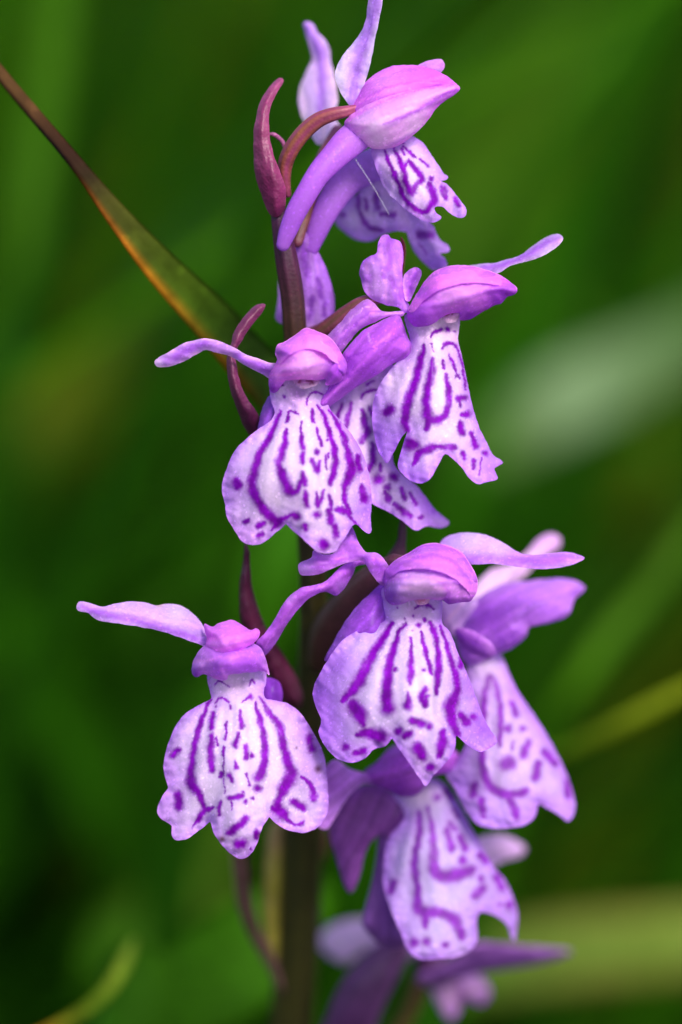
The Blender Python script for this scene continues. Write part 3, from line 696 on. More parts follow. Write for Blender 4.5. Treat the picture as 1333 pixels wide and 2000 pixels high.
petal('labellum', f, B, sB, [(400, 500), (425, 600), (435, 660), (410, 700), (370, 730), (310, 800), (265, 870), (240, 940), (232, 1020), (240, 1100), (260, 1190), (290, 1245), (310, 1265), (340, 1220), (375, 1150), (410, 1100), (413, 1102), (400, 1150), (375, 1230), (368, 1290), (400, 1330), (450, 1365), (500, 1368), (540, 1340), (580, 1270), (610, 1220), (650, 1240), (700, 1290), (740, 1345), (780, 1375), (830, 1365), (885, 1350), (880, 1320), (872, 1292), (910, 1268), (905, 1250), (860, 1220), (830, 1160), (790, 1080), (760, 980), (735, 880), (715, 770), (690, 670), (680, 620), (688, 550), (685, 460), (620, 440), (540, 450), (460, 480)],
      [(420, 510, 34), (680, 480, 30), (560, 500, 10), (430, 650, 22), (560, 660, -10), (690, 660, 26), (240, 1000, 26), (330, 950, 2), (520, 950, -36), (745, 900, 34), (650, 950, -24), (290, 1240, 18), (440, 1340, -30), (600, 1210, -30), (800, 1360, -10), (890, 1260, 40)], thick=5, step=2.5, smooth=5, c=S(232, 222, 246), ce=S(196, 150, 238), ew=15, seed=25, ruffle=2.5, dents=[(610, 540, 55, 20)],
      tints=[(270, 1120, 150, S(168, 110, 230), 0.85), (450, 1330, 90, S(172, 110, 230), 0.8), (830, 1180, 90, S(188, 140, 236), 0.7), (830, 1300, 80, S(182, 120, 232), 0.7), (620, 560, 120, S(236, 218, 240), 0.7), (350, 830, 70, S(226, 222, 246), 0.6)],
      marks=[[(505, 650, 14), (490, 715, 34), (460, 830, 38), (435, 900, 42), (412, 980, 46), (405, 1050, 40), (414, 1092, 26)], [(548, 720, 14), (543, 780, 34), (522, 880, 40), (515, 960, 42), (528, 1030, 50), (585, 1036, 36), (622, 995, 28), (632, 920, 30), (625, 850, 26), (615, 800, 16)], [(525, 1030, 40), (518, 1085, 26)],
             [(308, 1000, 44), (330, 985, 44)], [(430, 1165, 56), (455, 1170, 52)], [(448, 1275, 18), (480, 1212, 40), (540, 1188, 36), (600, 1178, 22), (660, 1185, 30)], [(635, 705, 12), (660, 760, 14), (686, 830, 8)], [(600, 730, 10), (608, 772, 14)], [(668, 815, 14)],
             [(685, 930, 28), (712, 925, 30)], [(690, 935, 14), (690, 965, 14)], [(705, 1015, 26), (728, 1010, 34)], [(690, 1055, 24), (700, 1105, 38)], [(750, 1110, 22), (772, 1180, 30)], [(702, 1210, 22), (716, 1242, 20)], [(765, 1250, 20), (760, 1290, 20)], [(802, 1240, 8), (790, 1330, 8)], [(822, 1215, 28)],
             [(535, 612, 8), (560, 580, 16), (592, 568, 16)], [(625, 570, 22)], [(660, 578, 12)], [(600, 668, 10), (615, 645, 18), (650, 640, 16), (682, 682, 10), (708, 780, 9), (722, 880, 7)], [(690, 700, 6), (714, 860, 6)], [(540, 640, 6), (556, 682, 8)]])
petal('column', f, B, sB, [(590, 470), (680, 460), (682, 510), (650, 535), (610, 525)], [(590, 480, 4), (680, 470, 10), (640, 530, -8)], thick=4, bulge=4, back=2, c=S(210, 172, 214), ce=S(214, 184, 222), ew=6, seed=26, marks=[[(610, 497, 10), (632, 492, 10)], [(655, 490, 8)]], pig=S(140, 40, 60), mk=0.8)
petal('hood', f, B, sB, [(415, 490), (430, 440), (470, 380), (510, 315), (560, 270), (620, 245), (690, 238), (760, 243), (830, 262), (890, 285), (940, 315), (980, 350), (987, 372), (965, 392), (935, 400), (905, 435), (880, 440), (830, 465), (780, 495), (735, 520), (690, 520), (685, 485), (630, 490), (590, 510), (550, 540), (500, 555), (455, 553), (425, 525)],
      [(420, 500, 4), (700, 240, 16), (700, 400, -30), (980, 370, -6), (480, 550, -10), (720, 515, 10), (600, 500, -24)], thick=6, bulge=46, back=8, brad=46, c=S(206, 124, 230), ce=S(196, 96, 222), ew=11, seed=27, ruffle=2.5, creases=[([(430, 470), (520, 400), (620, 350), (740, 330), (900, 370)], 8, 7)],
      lines=[([(420, 480, 20), (480, 420, 18), (560, 372, 12), (650, 335, 8), (760, 325, 8), (880, 350, 8)], S(176, 70, 210), 0.6)],
      tints=[(700, 290, 110, S(216, 126, 226), 0.6), (640, 400, 110, S(214, 152, 238), 0.7), (900, 405, 80, S(168, 70, 218), 0.85), (480, 500, 80, S(168, 72, 216), 0.8), (740, 500, 50, S(150, 50, 200), 0.8), (560, 470, 60, S(180, 86, 222), 0.6)])  # purple tints along the underside paint its shade into the colour
host = FRONT['hood']
petal('dorsal_sepal', f, B, sB, [(418, 470), (440, 425), (470, 375), (510, 312), (560, 266), (620, 241), (690, 234), (760, 239), (830, 258), (890, 281), (940, 311), (984, 350), (980, 366), (940, 352), (880, 338), (800, 326), (720, 328), (640, 344), (560, 376), (500, 420), (450, 478)],
      lambda q: host(q, 9), thick=4, c=S(220, 128, 232), ce=S(226, 140, 236), ew=6, seed=61, ruffle=2, gain=1.16, streak=0.12, rib=1.2,
      tints=[(520, 380, 60, S(196, 92, 222), 0.7), (700, 270, 90, S(228, 140, 230), 0.6), (900, 320, 60, S(206, 110, 226), 0.6)])

# ---- flower: front of the stem, between the two above and below
f = flower(600, 720, 20)
petal('spur', f, C_, sC, [(600, 720), (615, 650), (650, 575), (690, 570), (740, 640), (700, 740), (640, 790), (600, 770)], 44, thick=6, bulge=24, back=20, c=S(140, 78, 200), ce=S(150, 92, 208), ew=8, seed=28)
petal('sepal', f, C_, sC, [(690, 490), (610, 450), (530, 410), (460, 365), (390, 345), (330, 330), (290, 345), (230, 380), (160, 410), (100, 420), (70, 415), (58, 390), (80, 370), (150, 330), (210, 295), (270, 278), (330, 270), (400, 285), (460, 310), (530, 350), (600, 375), (660, 395), (720, 410)],
      [(690, 450, 10), (530, 380, -14), (400, 310, -24), (280, 310, -20), (70, 395, -10)], thick=4, bulge=5, back=-3, brad=14, c=S(178, 118, 226), ce=S(212, 178, 240), ew=5.5, seed=29, soft=0.7, mk=0.5, pig=S(140, 60, 204),
      marks=[[(330, 290, 20), (250, 320, 26), (170, 365, 30)], [(640, 430, 40), (560, 395, 34), (480, 355, 16)]], tints=[(80, 400, 30, S(224, 210, 244), 0.6), (420, 320, 60, S(206, 158, 236), 0.6)])
petal('labellum', f, C_, sC, [(660, 520), (668, 600), (685, 650), (660, 700), (600, 740), (540, 790), (480, 850), (445, 920), (420, 990), (410, 1060), (425, 1130), (435, 1200), (470, 1260), (510, 1320), (560, 1345), (620, 1335), (680, 1290), (740, 1240), (748, 1240), (780, 1270), (850, 1330), (900, 1375), (950, 1390), (1000, 1380), (1020, 1350), (1050, 1310), (1080, 1260), (1110, 1237), (1150, 1275), (1180, 1285), (1190, 1265), (1185, 1200), (1190, 1120), (1185, 1030), (1165, 930), (1130, 840), (1080, 760), (1020, 690), (970, 630), (960, 570), (962, 480), (900, 450), (830, 440), (760, 450), (700, 470)],
      [(665, 540, 10), (960, 540, 20), (820, 480, 6), (685, 650, 4), (820, 680, -26), (970, 640, 16), (415, 1060, -6), (500, 1000, -34), (700, 900, -64), (830, 900, -70), (940, 900, -66), (1170, 950, 24), (1060, 850, -24), (560, 1340, -30), (745, 1235, -50), (940, 1385, -50), (1185, 1270, 10), (890, 1200, -66)], thick=5, step=2.4, smooth=5, c=S(228, 218, 246), ce=S(204, 168, 238), ew=15, seed=30, ruffle=2.5, dents=[(815, 535, 70, 26)],
      creases=[([(925, 760), (945, 870), (955, 960), (965, 1050), (985, 1130), (1040, 1190), (1115, 1242)], -26, 6), ([(735, 510), (755, 580), (820, 655)], 10, 5), ([(820, 655), (850, 600), (862, 540)], 10, 5)],
      tints=[(450, 1040, 120, S(192, 144, 238), 0.75), (1170, 1180, 110, S(176, 122, 232), 0.9), (1140, 950, 80, S(196, 150, 238), 0.7), (540, 1290, 100, S(206, 156, 238), 0.75), (800, 570, 70, S(206, 168, 232), 0.8), (700, 860, 90, S(232, 228, 246), 0.6), (960, 1340, 70, S(222, 190, 242), 0.6)],  # right-hand violet tints also paint in the darkening of the turned-away lobe
      marks=[[(715, 650, 12), (692, 710, 22), (655, 790, 30), (612, 860, 32), (588, 930, 40), (570, 1000, 44), (568, 1050, 48), (590, 1100, 46), (620, 1150, 42), (655, 1190, 46), (700, 1222, 48), (735, 1205, 26), (765, 1190, 20), (800, 1195, 44)], [(700, 1222, 40), (670, 1270, 12)],
             [(745, 740, 12), (737, 810, 30), (716, 880, 38), (706, 930, 36), (725, 980, 44), (745, 1030, 52), (768, 1068, 48), (800, 1060, 28), (822, 1020, 24), (832, 970, 22), (846, 1035, 20)],
             [(825, 700, 8), (823, 770, 16), (832, 840, 26)], [(834, 870, 22), (828, 915, 26)], [(843, 1070, 20), (853, 1140, 30)], [(902, 1070, 16), (912, 1140, 24), (942, 1060, 10)],
             [(910, 620, 14), (945, 680, 20), (970, 760, 24), (992, 830, 28), (1002, 910, 32), (988, 980, 30), (974, 1022, 22)], [(970, 640, 10), (1010, 710, 20), (1050, 800, 28), (1070, 880, 34), (1088, 955, 50), (1062, 1010, 40), (1046, 1070, 26), (1056, 1130, 24), (1082, 1182, 16)],
             [(752, 700, 14), (758, 650, 10), (790, 650, 8), (810, 668, 6)], [(880, 642, 14), (885, 702, 18)], [(903, 735, 10), (930, 830, 18)], [(905, 860, 28)], [(880, 905, 26), (908, 958, 26), (922, 905, 14)], [(960, 800, 14)], [(966, 868, 10), (960, 892, 12)], [(948, 880, 7), (955, 950, 8)],
             [(484, 1015, 42), (494, 1035, 42)], [(532, 1228, 24), (548, 1215, 22)], [(600, 1246, 28), (626, 1234, 28)], [(600, 1298, 24), (620, 1284, 24)], [(905, 1188, 38)], [(843, 1245, 28), (848, 1262, 26)], [(968, 1170, 30), (980, 1225, 36)], [(998, 1245, 30), (1005, 1300, 30)], [(936, 1335, 46), (944, 1346, 46)],
             [(1010, 1160, 26), (1060, 1172, 30), (1090, 1215, 12), (1125, 1252, 5)], [(970, 1090, 16), (982, 1160, 18)], [(1115, 880, 24), (1125, 950, 30)], [(1138, 1040, 24), (1150, 1105, 42)], [(853, 612, 6), (864, 562, 9), (900, 550, 11), (936, 562, 10)], [(735, 575, 16)], [(722, 510, 12)]])
petal('column', f, C_, sC, [(780, 470), (850, 460), (920, 470), (910, 505), (870, 525), (830, 530), (795, 510)], [(790, 480, -12), (910, 480, -8), (840, 525, -22)], thick=4, bulge=4, back=2, c=S(204, 168, 214), ce=S(210, 180, 220), ew=6, seed=31, mk=0.85, pig=S(130, 40, 70), marks=[[(815, 492, 14)], [(852, 492, 8), (880, 498, 16)], [(838, 526, 10)], [(870, 508, 8)]])  # colour darkened to stand for shade inside the throat
petal('hood', f, C_, sC, [(655, 470), (665, 440), (690, 400), (700, 365), (690, 340), (700, 305), (740, 290), (790, 255), (840, 220), (870, 222), (930, 245), (985, 280), (1020, 330), (1050, 370), (1065, 410), (1055, 450), (1030, 490), (990, 505), (960, 508), (950, 482), (900, 486), (830, 482), (760, 487), (735, 495), (700, 545), (670, 552), (655, 520)],
      [(660, 480, -10), (850, 225, 20), (860, 380, -44), (1060, 420, 4), (680, 545, -6), (830, 480, -54), (990, 500, -16)], thick=6, bulge=44, back=8, brad=44, c=S(214, 138, 232), ce=S(206, 120, 228), ew=10, seed=32, ruffle=3, creases=[([(720, 420), (780, 370), (880, 335), (960, 350), (1000, 400)], 14, 7), ([(900, 300), (960, 330), (1000, 390), (990, 480)], 10, 6)],
      lines=[([(700, 380, 10), (760, 340, 14), (860, 318, 16), (950, 340, 16)], S(196, 104, 222), 0.55)],
      tints=[(1000, 450, 80, S(166, 76, 218), 0.85), (860, 430, 90, S(224, 170, 240), 0.7), (860, 270, 80, S(216, 120, 224), 0.5), (680, 530, 40, S(150, 50, 200), 0.8), (730, 330, 50, S(190, 90, 222), 0.5)])
host = FRONT['hood']
petal('dorsal_sepal', f, C_, sC, [(688, 342), (698, 302), (738, 286), (790, 251), (840, 216), (872, 218), (932, 241), (988, 277), (1022, 327), (1040, 372), (1020, 400), (985, 385), (950, 352), (900, 328), (850, 322), (800, 336), (750, 366), (712, 400), (696, 375)],
      lambda q: host(q, 11), thick=4, c=S(224, 140, 234), ce=S(228, 150, 238), ew=6, seed=62, ruffle=3, gain=1.16, streak=0.12, rib=1.4,
      creases=[([(860, 225), (850, 270), (820, 330)], 8, 5)], tints=[(730, 340, 45, S(196, 96, 224), 0.7), (860, 250, 60, S(226, 130, 226), 0.6), (960, 300, 60, S(230, 158, 240), 0.6)])
petal('petal', f, C_, sC, [(952, 512), (958, 474), (975, 430), (1010, 392), (1050, 372), (1068, 410), (1058, 452), (1032, 492), (992, 508)],
      lambda q: host(q, 7), thick=4, c=S(176, 84, 222), ce=S(190, 106, 230), ew=6, seed=63, ruffle=2)

# ---- flower: tucked behind the two middle flowers
f = flower(740, 760, 80)
petal('labellum', f, PX, 1, [(640, 800), (668, 772), (690, 745), (715, 700), (750, 690), (775, 730), (770, 780), (765, 840), (766, 880), (772, 910), (790, 930), (815, 950), (835, 975), (853, 998), (878, 1020), (862, 1031), (835, 1028), (812, 1036), (790, 1020), (760, 1000), (725, 982), (700, 950), (675, 900), (650, 850)],
      [(650, 800, 90), (740, 700, 70), (700, 850, 60), (760, 850, 90), (870, 1020, 120), (800, 1030, 70), (730, 970, 60), (770, 940, 70)], thick=5, step=2.6, c=S(224, 210, 244), ce=S(196, 152, 236), ew=12, seed=33, creases=[([(770, 905), (790, 940), (815, 975), (835, 1020)], -24, 5)],
      tints=[(840, 990, 35, S(168, 108, 226), 0.9), (720, 730, 40, S(206, 170, 228), 0.6), (810, 1020, 25, S(196, 150, 236), 0.6)],
      marks=[[(668, 788, 6), (661, 812, 7)], [(688, 786, 6), (680, 815, 9), (676, 834, 8)], [(708, 800, 7), (714, 830, 13), (718, 845, 14), (706, 862, 9)], [(728, 868, 9), (729, 900, 12), (720, 918, 10)], [(739, 936, 21)], [(757, 952, 15)], [(770, 932, 17)], [(706, 778, 5), (716, 765, 5), (734, 762, 5)], [(760, 976, 11), (752, 962, 9)], [(772, 985, 8), (790, 1000, 12), (802, 1008, 9)], [(785, 955, 8), (790, 972, 10)], [(722, 795, 5), (728, 810, 7)], [(716, 752, 4), (730, 744, 4)], [(802, 962, 6), (812, 985, 8)], [(742, 905, 6), (745, 920, 7)], [(818, 1012, 6), (826, 1008, 6)]])

# ---- flower: centre of the lower half
f = flower(760, 1120, 40)
petal('spur', f, E_, sE, [(440, 300), (430, 480), (400, 560), (290, 600), (190, 640), (165, 640), (200, 570), (245, 490), (300, 415), (355, 360), (400, 320)],
      [(430, 320, 60), (400, 540, 30), (190, 630, 70), (300, 480, 40)], thick=6, bulge=24, back=30, c=S(146, 74, 204), ce=S(158, 90, 214), ew=8, seed=34, tints=[(230, 580, 60, S(178, 120, 228), 0.7)])
petal('sepal', f, E_, sE, [(665, 170), (670, 130), (700, 105), (760, 90), (830, 92), (900, 112), (960, 145), (1020, 180), (1080, 185), (1150, 178), (1230, 175), (1290, 195), (1280, 212), (1220, 235), (1150, 245), (1070, 247), (980, 235), (890, 225), (800, 228), (740, 220)],
      [(680, 170, 70), (800, 100, 70), (800, 220, 30), (1000, 190, 40), (1000, 235, 20), (1280, 200, 40)], thick=5, bulge=8, back=-4, c=S(176, 118, 226), ce=S(190, 140, 230), ew=6, seed=35,
      tints=[(800, 120, 80, S(206, 190, 236), 0.9), (920, 150, 70, S(206, 186, 236), 0.8), (720, 130, 50, S(200, 180, 234), 0.7)], lines=[([(760, 200, 30), (900, 205, 36), (1040, 215, 40), (1200, 205, 30)], S(168, 96, 220), 0.6)])
petal('sepal', f, G_, sG, [(610, 360), (620, 330), (690, 300), (710, 250), (770, 275), (840, 270), (880, 210), (950, 90), (1000, 190), (1050, 260), (1120, 265), (1170, 310), (1210, 370), (1230, 430), (1190, 470), (1150, 475), (1090, 410), (1050, 345), (1030, 318), (990, 318), (900, 340), (830, 370), (740, 405), (640, 415), (615, 395)],
      [(620, 370, 0), (760, 340, -24), (940, 120, 30), (960, 280, 6), (1080, 300, -20), (1180, 400, 20)], thick=5, bulge=9, back=-4, c=S(180, 104, 222), ce=S(196, 136, 230), ew=6, seed=36, ruffle=4,
      tints=[(650, 380, 60, S(210, 166, 240), 0.8), (950, 180, 70, S(176, 112, 222), 0.6)], lines=[([(700, 370, 10), (860, 320, 16), (1000, 290, 14), (1100, 310, 16), (1180, 400, 16)], S(160, 78, 210), 0.6)])
petal('labellum', f, E_, sE, [(416, 330), (420, 400), (426, 472), (350, 497), (290, 525), (240, 560), (200, 610), (150, 690), (115, 770), (125, 840), (150, 900), (140, 960), (170, 1020), (220, 1070), (280, 1088), (340, 1070), (380, 1030), (430, 1015), (456, 985), (462, 987), (490, 1030), (540, 1100), (580, 1160), (605, 1188), (640, 1140), (690, 1090), (730, 1030), (737, 970), (770, 1000), (830, 1040), (870, 1030), (905, 1010), (912, 985), (870, 920), (840, 850), (810, 770), (780, 690), (740, 600), (710, 520), (675, 480), (672, 370), (600, 340), (500, 340)],
      [(420, 340, 30), (670, 390, 36), (540, 400, 10), (425, 470, 20), (540, 500, -14), (670, 480, 24), (120, 780, 10), (250, 700, -24), (440, 700, -52), (560, 700, -58), (640, 750, -56), (800, 760, 20), (710, 700, -26), (280, 1080, -24), (460, 985, -50), (605, 1185, -40), (900, 1000, 30), (590, 1000, -64)], thick=5, step=2.6, smooth=5, c=S(224, 216, 244), ce=S(192, 150, 236), ew=16, seed=37, ruffle=3, dents=[(565, 425, 55, 22)],
      creases=[([(620, 560), (636, 660), (640, 760), (645, 850), (652, 890), (690, 930), (740, 968)], -28, 6), ([(490, 415), (520, 470), (545, 510)], 8, 5)],
      tints=[(150, 800, 130, S(160, 100, 222), 0.95), (220, 660, 100, S(172, 120, 228), 0.85), (190, 960, 110, S(168, 108, 228), 0.85), (270, 1050, 70, S(186, 130, 234), 0.6), (850, 940, 110, S(164, 104, 226), 0.95), (780, 760, 70, S(176, 124, 230), 0.85), (560, 440, 60, S(214, 182, 234), 0.7), (600, 1130, 60, S(210, 176, 240), 0.5)],
      marks=[[(460, 480, 14), (425, 540, 28), (372, 620, 36), (332, 700, 44), (300, 760, 44), (240, 822, 16)], [(518, 488, 16), (492, 510, 14), (467, 590, 28), (447, 650, 38), (440, 720, 42), (434, 800, 46), (440, 852, 54)], [(470, 685, 20)], [(540, 545, 12), (541, 620, 20), (538, 700, 30), (536, 742, 18)], [(530, 785, 12), (525, 842, 36)], [(583, 520, 12), (600, 590, 18), (618, 660, 18), (630, 702, 10)],
             [(620, 480, 18), (645, 530, 22), (657, 600, 22), (660, 680, 30), (654, 740, 22), (650, 790, 14)], [(665, 490, 8), (690, 560, 16), (712, 640, 22), (740, 730, 26), (736, 795, 34), (712, 840, 56), (718, 900, 40), (740, 962, 26)], [(290, 840, 52), (318, 880, 56), (332, 925, 26)], [(305, 970, 16), (350, 958, 40), (405, 975, 58)], [(255, 1020, 30)], [(295, 1048, 22), (335, 1036, 26)],
             [(606, 766, 22), (587, 800, 26), (600, 840, 22), (610, 800, 16)], [(598, 685, 16)], [(545, 905, 28), (590, 920, 34)], [(487, 952, 32)], [(512, 972, 28), (535, 963, 30)], [(570, 1022, 44), (588, 1058, 44)], [(625, 1108, 38)], [(680, 955, 26), (676, 1010, 42), (660, 1062, 20)], [(620, 930, 28)], [(558, 420, 8), (578, 402, 14), (612, 405, 16), (636, 422, 10)], [(575, 490, 20)], [(598, 470, 18)], [(480, 415, 8)], [(515, 465, 7)], [(547, 450, 9)], [(758, 635, 20), (756, 668, 26)], [(755, 880, 26), (782, 912, 34)], [(812, 890, 30)], [(545, 516, 7)]])
petal('column', f, E_, sE, [(550, 360), (620, 360), (615, 395), (585, 405), (560, 395)], [(555, 370, -20), (610, 370, -20), (585, 400, -26)], thick=6, bulge=10, back=2, c=S(224, 180, 226), ce=S(226, 190, 230), ew=6, seed=38, marks=[[(575, 385, 10), (598, 383, 10)]], mk=0.5, pig=S(180, 60, 80))
petal('hood', f, E_, sE, [(425, 290), (430, 250), (470, 215), (530, 180), (580, 150), (640, 138), (700, 150), (760, 180), (800, 240), (825, 290), (825, 340), (800, 385), (760, 392), (705, 400), (675, 382), (600, 376), (540, 384), (470, 404), (432, 380), (425, 330)],
      [(430, 310, -4), (640, 140, 26), (640, 280, -44), (820, 330, 6), (470, 395, -20), (600, 378, -48), (780, 385, -16)], thick=6, bulge=46, back=8, brad=48, c=S(202, 128, 230), ce=S(188, 96, 222), ew=11, seed=39, ruffle=3, creases=[([(440, 270), (540, 250), (660, 260), (760, 320), (800, 370)], 9, 7), ([(480, 220), (580, 190), (680, 200), (780, 270)], 7, 6)],
      lines=[([(430, 270, 14), (500, 258, 14), (600, 255, 10), (700, 280, 12), (780, 340, 10)], S(160, 70, 210), 0.6), ([(480, 225, 12), (600, 190, 14), (700, 215, 18), (790, 300, 10)], S(176, 80, 214), 0.5)],
      tints=[(460, 360, 60, S(140, 56, 204), 0.9), (560, 330, 80, S(218, 186, 242), 0.8), (720, 320, 70, S(214, 146, 234), 0.6), (700, 190, 60, S(212, 112, 222), 0.5), (700, 392, 30, S(120, 30, 170), 0.8)])
host = FRONT['hood']
petal('dorsal_sepal', f, E_, sE, [(428, 275), (436, 246), (470, 211), (530, 176), (580, 146), (640, 134), (702, 146), (764, 177), (804, 238), (829, 290), (826, 345), (806, 372), (784, 340), (740, 296), (690, 268), (630, 250), (560, 246), (490, 258), (445, 285)],
      lambda q: host(q, 10), thick=4, c=S(212, 124, 230), ce=S(220, 140, 236), ew=6, seed=64, ruffle=3, gain=1.12, streak=0.16, rib=1.5,
      lines=[([(470, 240, 8), (560, 200, 12), (660, 190, 14), (740, 230, 16), (800, 310, 8)], S(176, 84, 216), 0.6)], tints=[(460, 250, 50, S(164, 76, 212), 0.7), (700, 180, 60, S(224, 126, 226), 0.6)])
petal('petal', f, E_, sE, [(424, 330), (440, 300), (520, 280), (600, 282), (660, 300), (700, 340), (676, 380), (600, 377), (540, 386), (470, 406), (432, 382)],
      lambda q: host(q, 6), thick=4, c=S(214, 176, 240), ce=S(196, 120, 230), ew=8, seed=65, ruffle=2, tints=[(455, 365, 50, S(146, 60, 206), 0.9), (580, 330, 70, S(226, 200, 246), 0.6)])

# ---- flower: lower left
f = flower(460, 1270, 60)
petal('spur', f, D_, sD, [(900, 640), (920, 560), (960, 540), (1010, 565), (1025, 620), (1010, 680), (950, 700)], 90, thick=6, bulge=26, back=26, c=S(120, 52, 180), ce=S(138, 66, 196), ew=8, seed=40)
petal('sepal', f, D_, sD, [(665, 395), (590, 370), (520, 345), (440, 320), (340, 300), (240, 285), (150, 270), (100, 235), (55, 225), (50, 200), (62, 182), (100, 185), (170, 205), (240, 190), (320, 180), (390, 190), (430, 200), (480, 192), (540, 200), (590, 230), (630, 270), (655, 310), (690, 380)],
      [(660, 370, 30), (560, 230, 44), (480, 320, 4), (380, 190, 30), (250, 270, 0), (60, 205, 20)], thick=5, bulge=9, back=-4, brad=22, c=S(186, 146, 230), ce=S(200, 168, 236), ew=6, seed=41, ruffle=4,
      tints=[(520, 230, 70, S(196, 182, 220), 0.85), (400, 210, 70, S(198, 172, 230), 0.7), (440, 195, 22, S(176, 160, 140), 0.6), (280, 200, 60, S(204, 180, 236), 0.6)], lines=[([(640, 370, 26), (500, 320, 36), (350, 275, 36), (200, 245, 30), (80, 210, 26)], S(160, 92, 216), 0.75)])
petal('sepal', f, G_, sG, [(335, 850), (400, 780), (460, 690), (510, 600), (560, 540), (640, 490), (740, 470), (800, 440), (870, 370), (940, 325), (1000, 300), (1045, 305), (1045, 340), (985, 355), (975, 390), (930, 470), (880, 530), (850, 545), (790, 520), (720, 540), (650, 590), (580, 670), (520, 760), (460, 860), (390, 935), (355, 910)],
      [(370, 880, 40), (530, 680, 10), (640, 530, 4), (780, 480, 12), (900, 500, 36), (900, 380, 22), (1030, 320, 50)], thick=5, bulge=12, back=-6, brad=16, c=S(170, 86, 212), ce=S(184, 114, 222), ew=7, seed=42, ruffle=3,
      lines=[([(390, 880, 8), (500, 720, 12), (600, 580, 14), (740, 500, 14), (860, 420, 10)], S(196, 120, 226), 0.6)], tints=[(890, 480, 40, S(176, 130, 216), 0.6), (560, 560, 40, S(190, 140, 224), 0.6)])
petal('labellum', f, D_, sD, [(672, 510), (678, 600), (686, 640), (640, 665), (580, 700), (530, 750), (490, 830), (465, 920), (460, 980), (480, 1055), (478, 1070), (450, 1110), (430, 1170), (450, 1210), (495, 1240), (497, 1260), (500, 1290), (520, 1312), (570, 1305), (630, 1265), (678, 1226), (684, 1228), (700, 1280), (750, 1350), (800, 1390), (835, 1400), (880, 1370), (905, 1320), (930, 1250), (958, 1206), (964, 1206), (1010, 1245), (1070, 1270), (1130, 1275), (1190, 1250), (1235, 1180), (1240, 1080), (1228, 960), (1220, 910), (1190, 840), (1150, 770), (1110, 710), (1050, 665), (990, 650), (945, 640), (935, 600), (945, 560), (940, 500), (850, 480), (770, 480)],
      [(675, 530, 36), (940, 530, 40), (800, 520, 20), (690, 640, 24), (930, 630, 26), (800, 660, 2), (465, 950, 30), (580, 850, 4), (800, 850, -22), (800, 1000, -36), (980, 800, 2), (1100, 850, 24), (1220, 950, 50), (440, 1170, 24), (560, 1250, 6), (830, 1395, -10), (830, 1250, -36), (1100, 1200, 24), (680, 1220, -12), (960, 1200, -8)], thick=5, step=2.5, smooth=5, c=S(222, 212, 242), ce=S(204, 164, 236), ew=13, seed=43, ruffle=3, dents=[(805, 565, 62, 24)],
      creases=[([(742, 740), (738, 900), (745, 1040), (715, 1130), (682, 1226)], 12, 6), ([(870, 760), (872, 920), (885, 1080), (930, 1150), (962, 1206)], -12, 6), ([(700, 570), (760, 600), (830, 610)], 6, 6)],
      tints=[(480, 1000, 90, S(192, 142, 234), 0.8), (470, 1170, 80, S(196, 150, 234), 0.75), (1160, 800, 100, S(186, 132, 232), 0.8), (1180, 1000, 110, S(186, 136, 230), 0.7), (800, 570, 60, S(208, 184, 222), 0.7), (560, 1270, 60, S(212, 176, 240), 0.5), (915, 1180, 36, S(214, 206, 218), 0.6), (1192, 975, 18, S(80, 20, 70), 0.9), (738, 1306, 13, S(110, 60, 40), 0.85), (917, 1290, 15, S(90, 30, 30), 0.9), (1088, 874, 7, S(120, 80, 110), 0.9)],
      marks=[[(680, 645, 10), (650, 720, 20), (622, 800, 26), (602, 890, 28), (592, 970, 32), (590, 1040, 44), (620, 1080, 36), (640, 1120, 22), (652, 1168, 28), (622, 1215, 20), (595, 1255, 5)], [(652, 1168, 28), (705, 1156, 6)], [(704, 662, 6), (735, 635, 10), (768, 655, 10)], [(774, 675, 12), (777, 690, 12)], [(710, 675, 10)],
             [(694, 712, 22), (685, 780, 26)], [(690, 820, 28), (682, 900, 32), (690, 980, 26)], [(708, 830, 14), (714, 858, 12)], [(758, 745, 8), (753, 835, 14)], [(744, 870, 9), (744, 900, 10), (745, 1000, 5), (752, 1090, 6)], [(822, 695, 12), (830, 772, 24)], [(818, 800, 14), (800, 860, 28)], [(830, 662, 6), (850, 642, 10), (872, 634, 22)], [(893, 660, 10), (914, 730, 24), (930, 800, 26), (940, 880, 30), (935, 960, 34), (912, 1012, 44)],
             [(918, 635, 10), (960, 710, 24), (1008, 770, 30), (1025, 850, 32), (1045, 930, 38), (1065, 1000, 50), (1032, 1060, 52), (1010, 1110, 30), (998, 1160, 48)], [(975, 1160, 20), (1020, 1180, 50), (1048, 1215, 22), (1085, 1240, 14), (1120, 1228, 18)], [(502, 910, 26), (530, 886, 28)], [(530, 1100, 38), (533, 1155, 36)], [(1150, 820, 26), (1160, 880, 34)], [(1075, 1128, 34), (1122, 1160, 30)], [(1112, 1012, 12), (1158, 1050, 22), (1172, 1112, 32)],
             [(852, 870, 22), (850, 925, 20)], [(877, 910, 22)], [(800, 938, 14), (804, 972, 18)], [(732, 992, 20), (732, 1010, 18)], [(770, 1003, 24), (786, 1034, 16)], [(853, 995, 8), (866, 1052, 12)], [(905, 1065, 36)], [(772, 1112, 22), (830, 1103, 22)], [(838, 1082, 14)], [(850, 1130, 18)], [(880, 1110, 16)], [(722, 1190, 18), (728, 1130, 18)], [(782, 1130, 8), (784, 1165, 6)], [(768, 1276, 32), (810, 1248, 34), (852, 1210, 30)], [(818, 1332, 48), (832, 1328, 46)], [(898, 1272, 20), (900, 1300, 16)], [(875, 1350, 12)], [(700, 575, 6), (730, 560, 9), (768, 582, 7)], [(860, 582, 5), (880, 552, 9), (893, 572, 5)]])
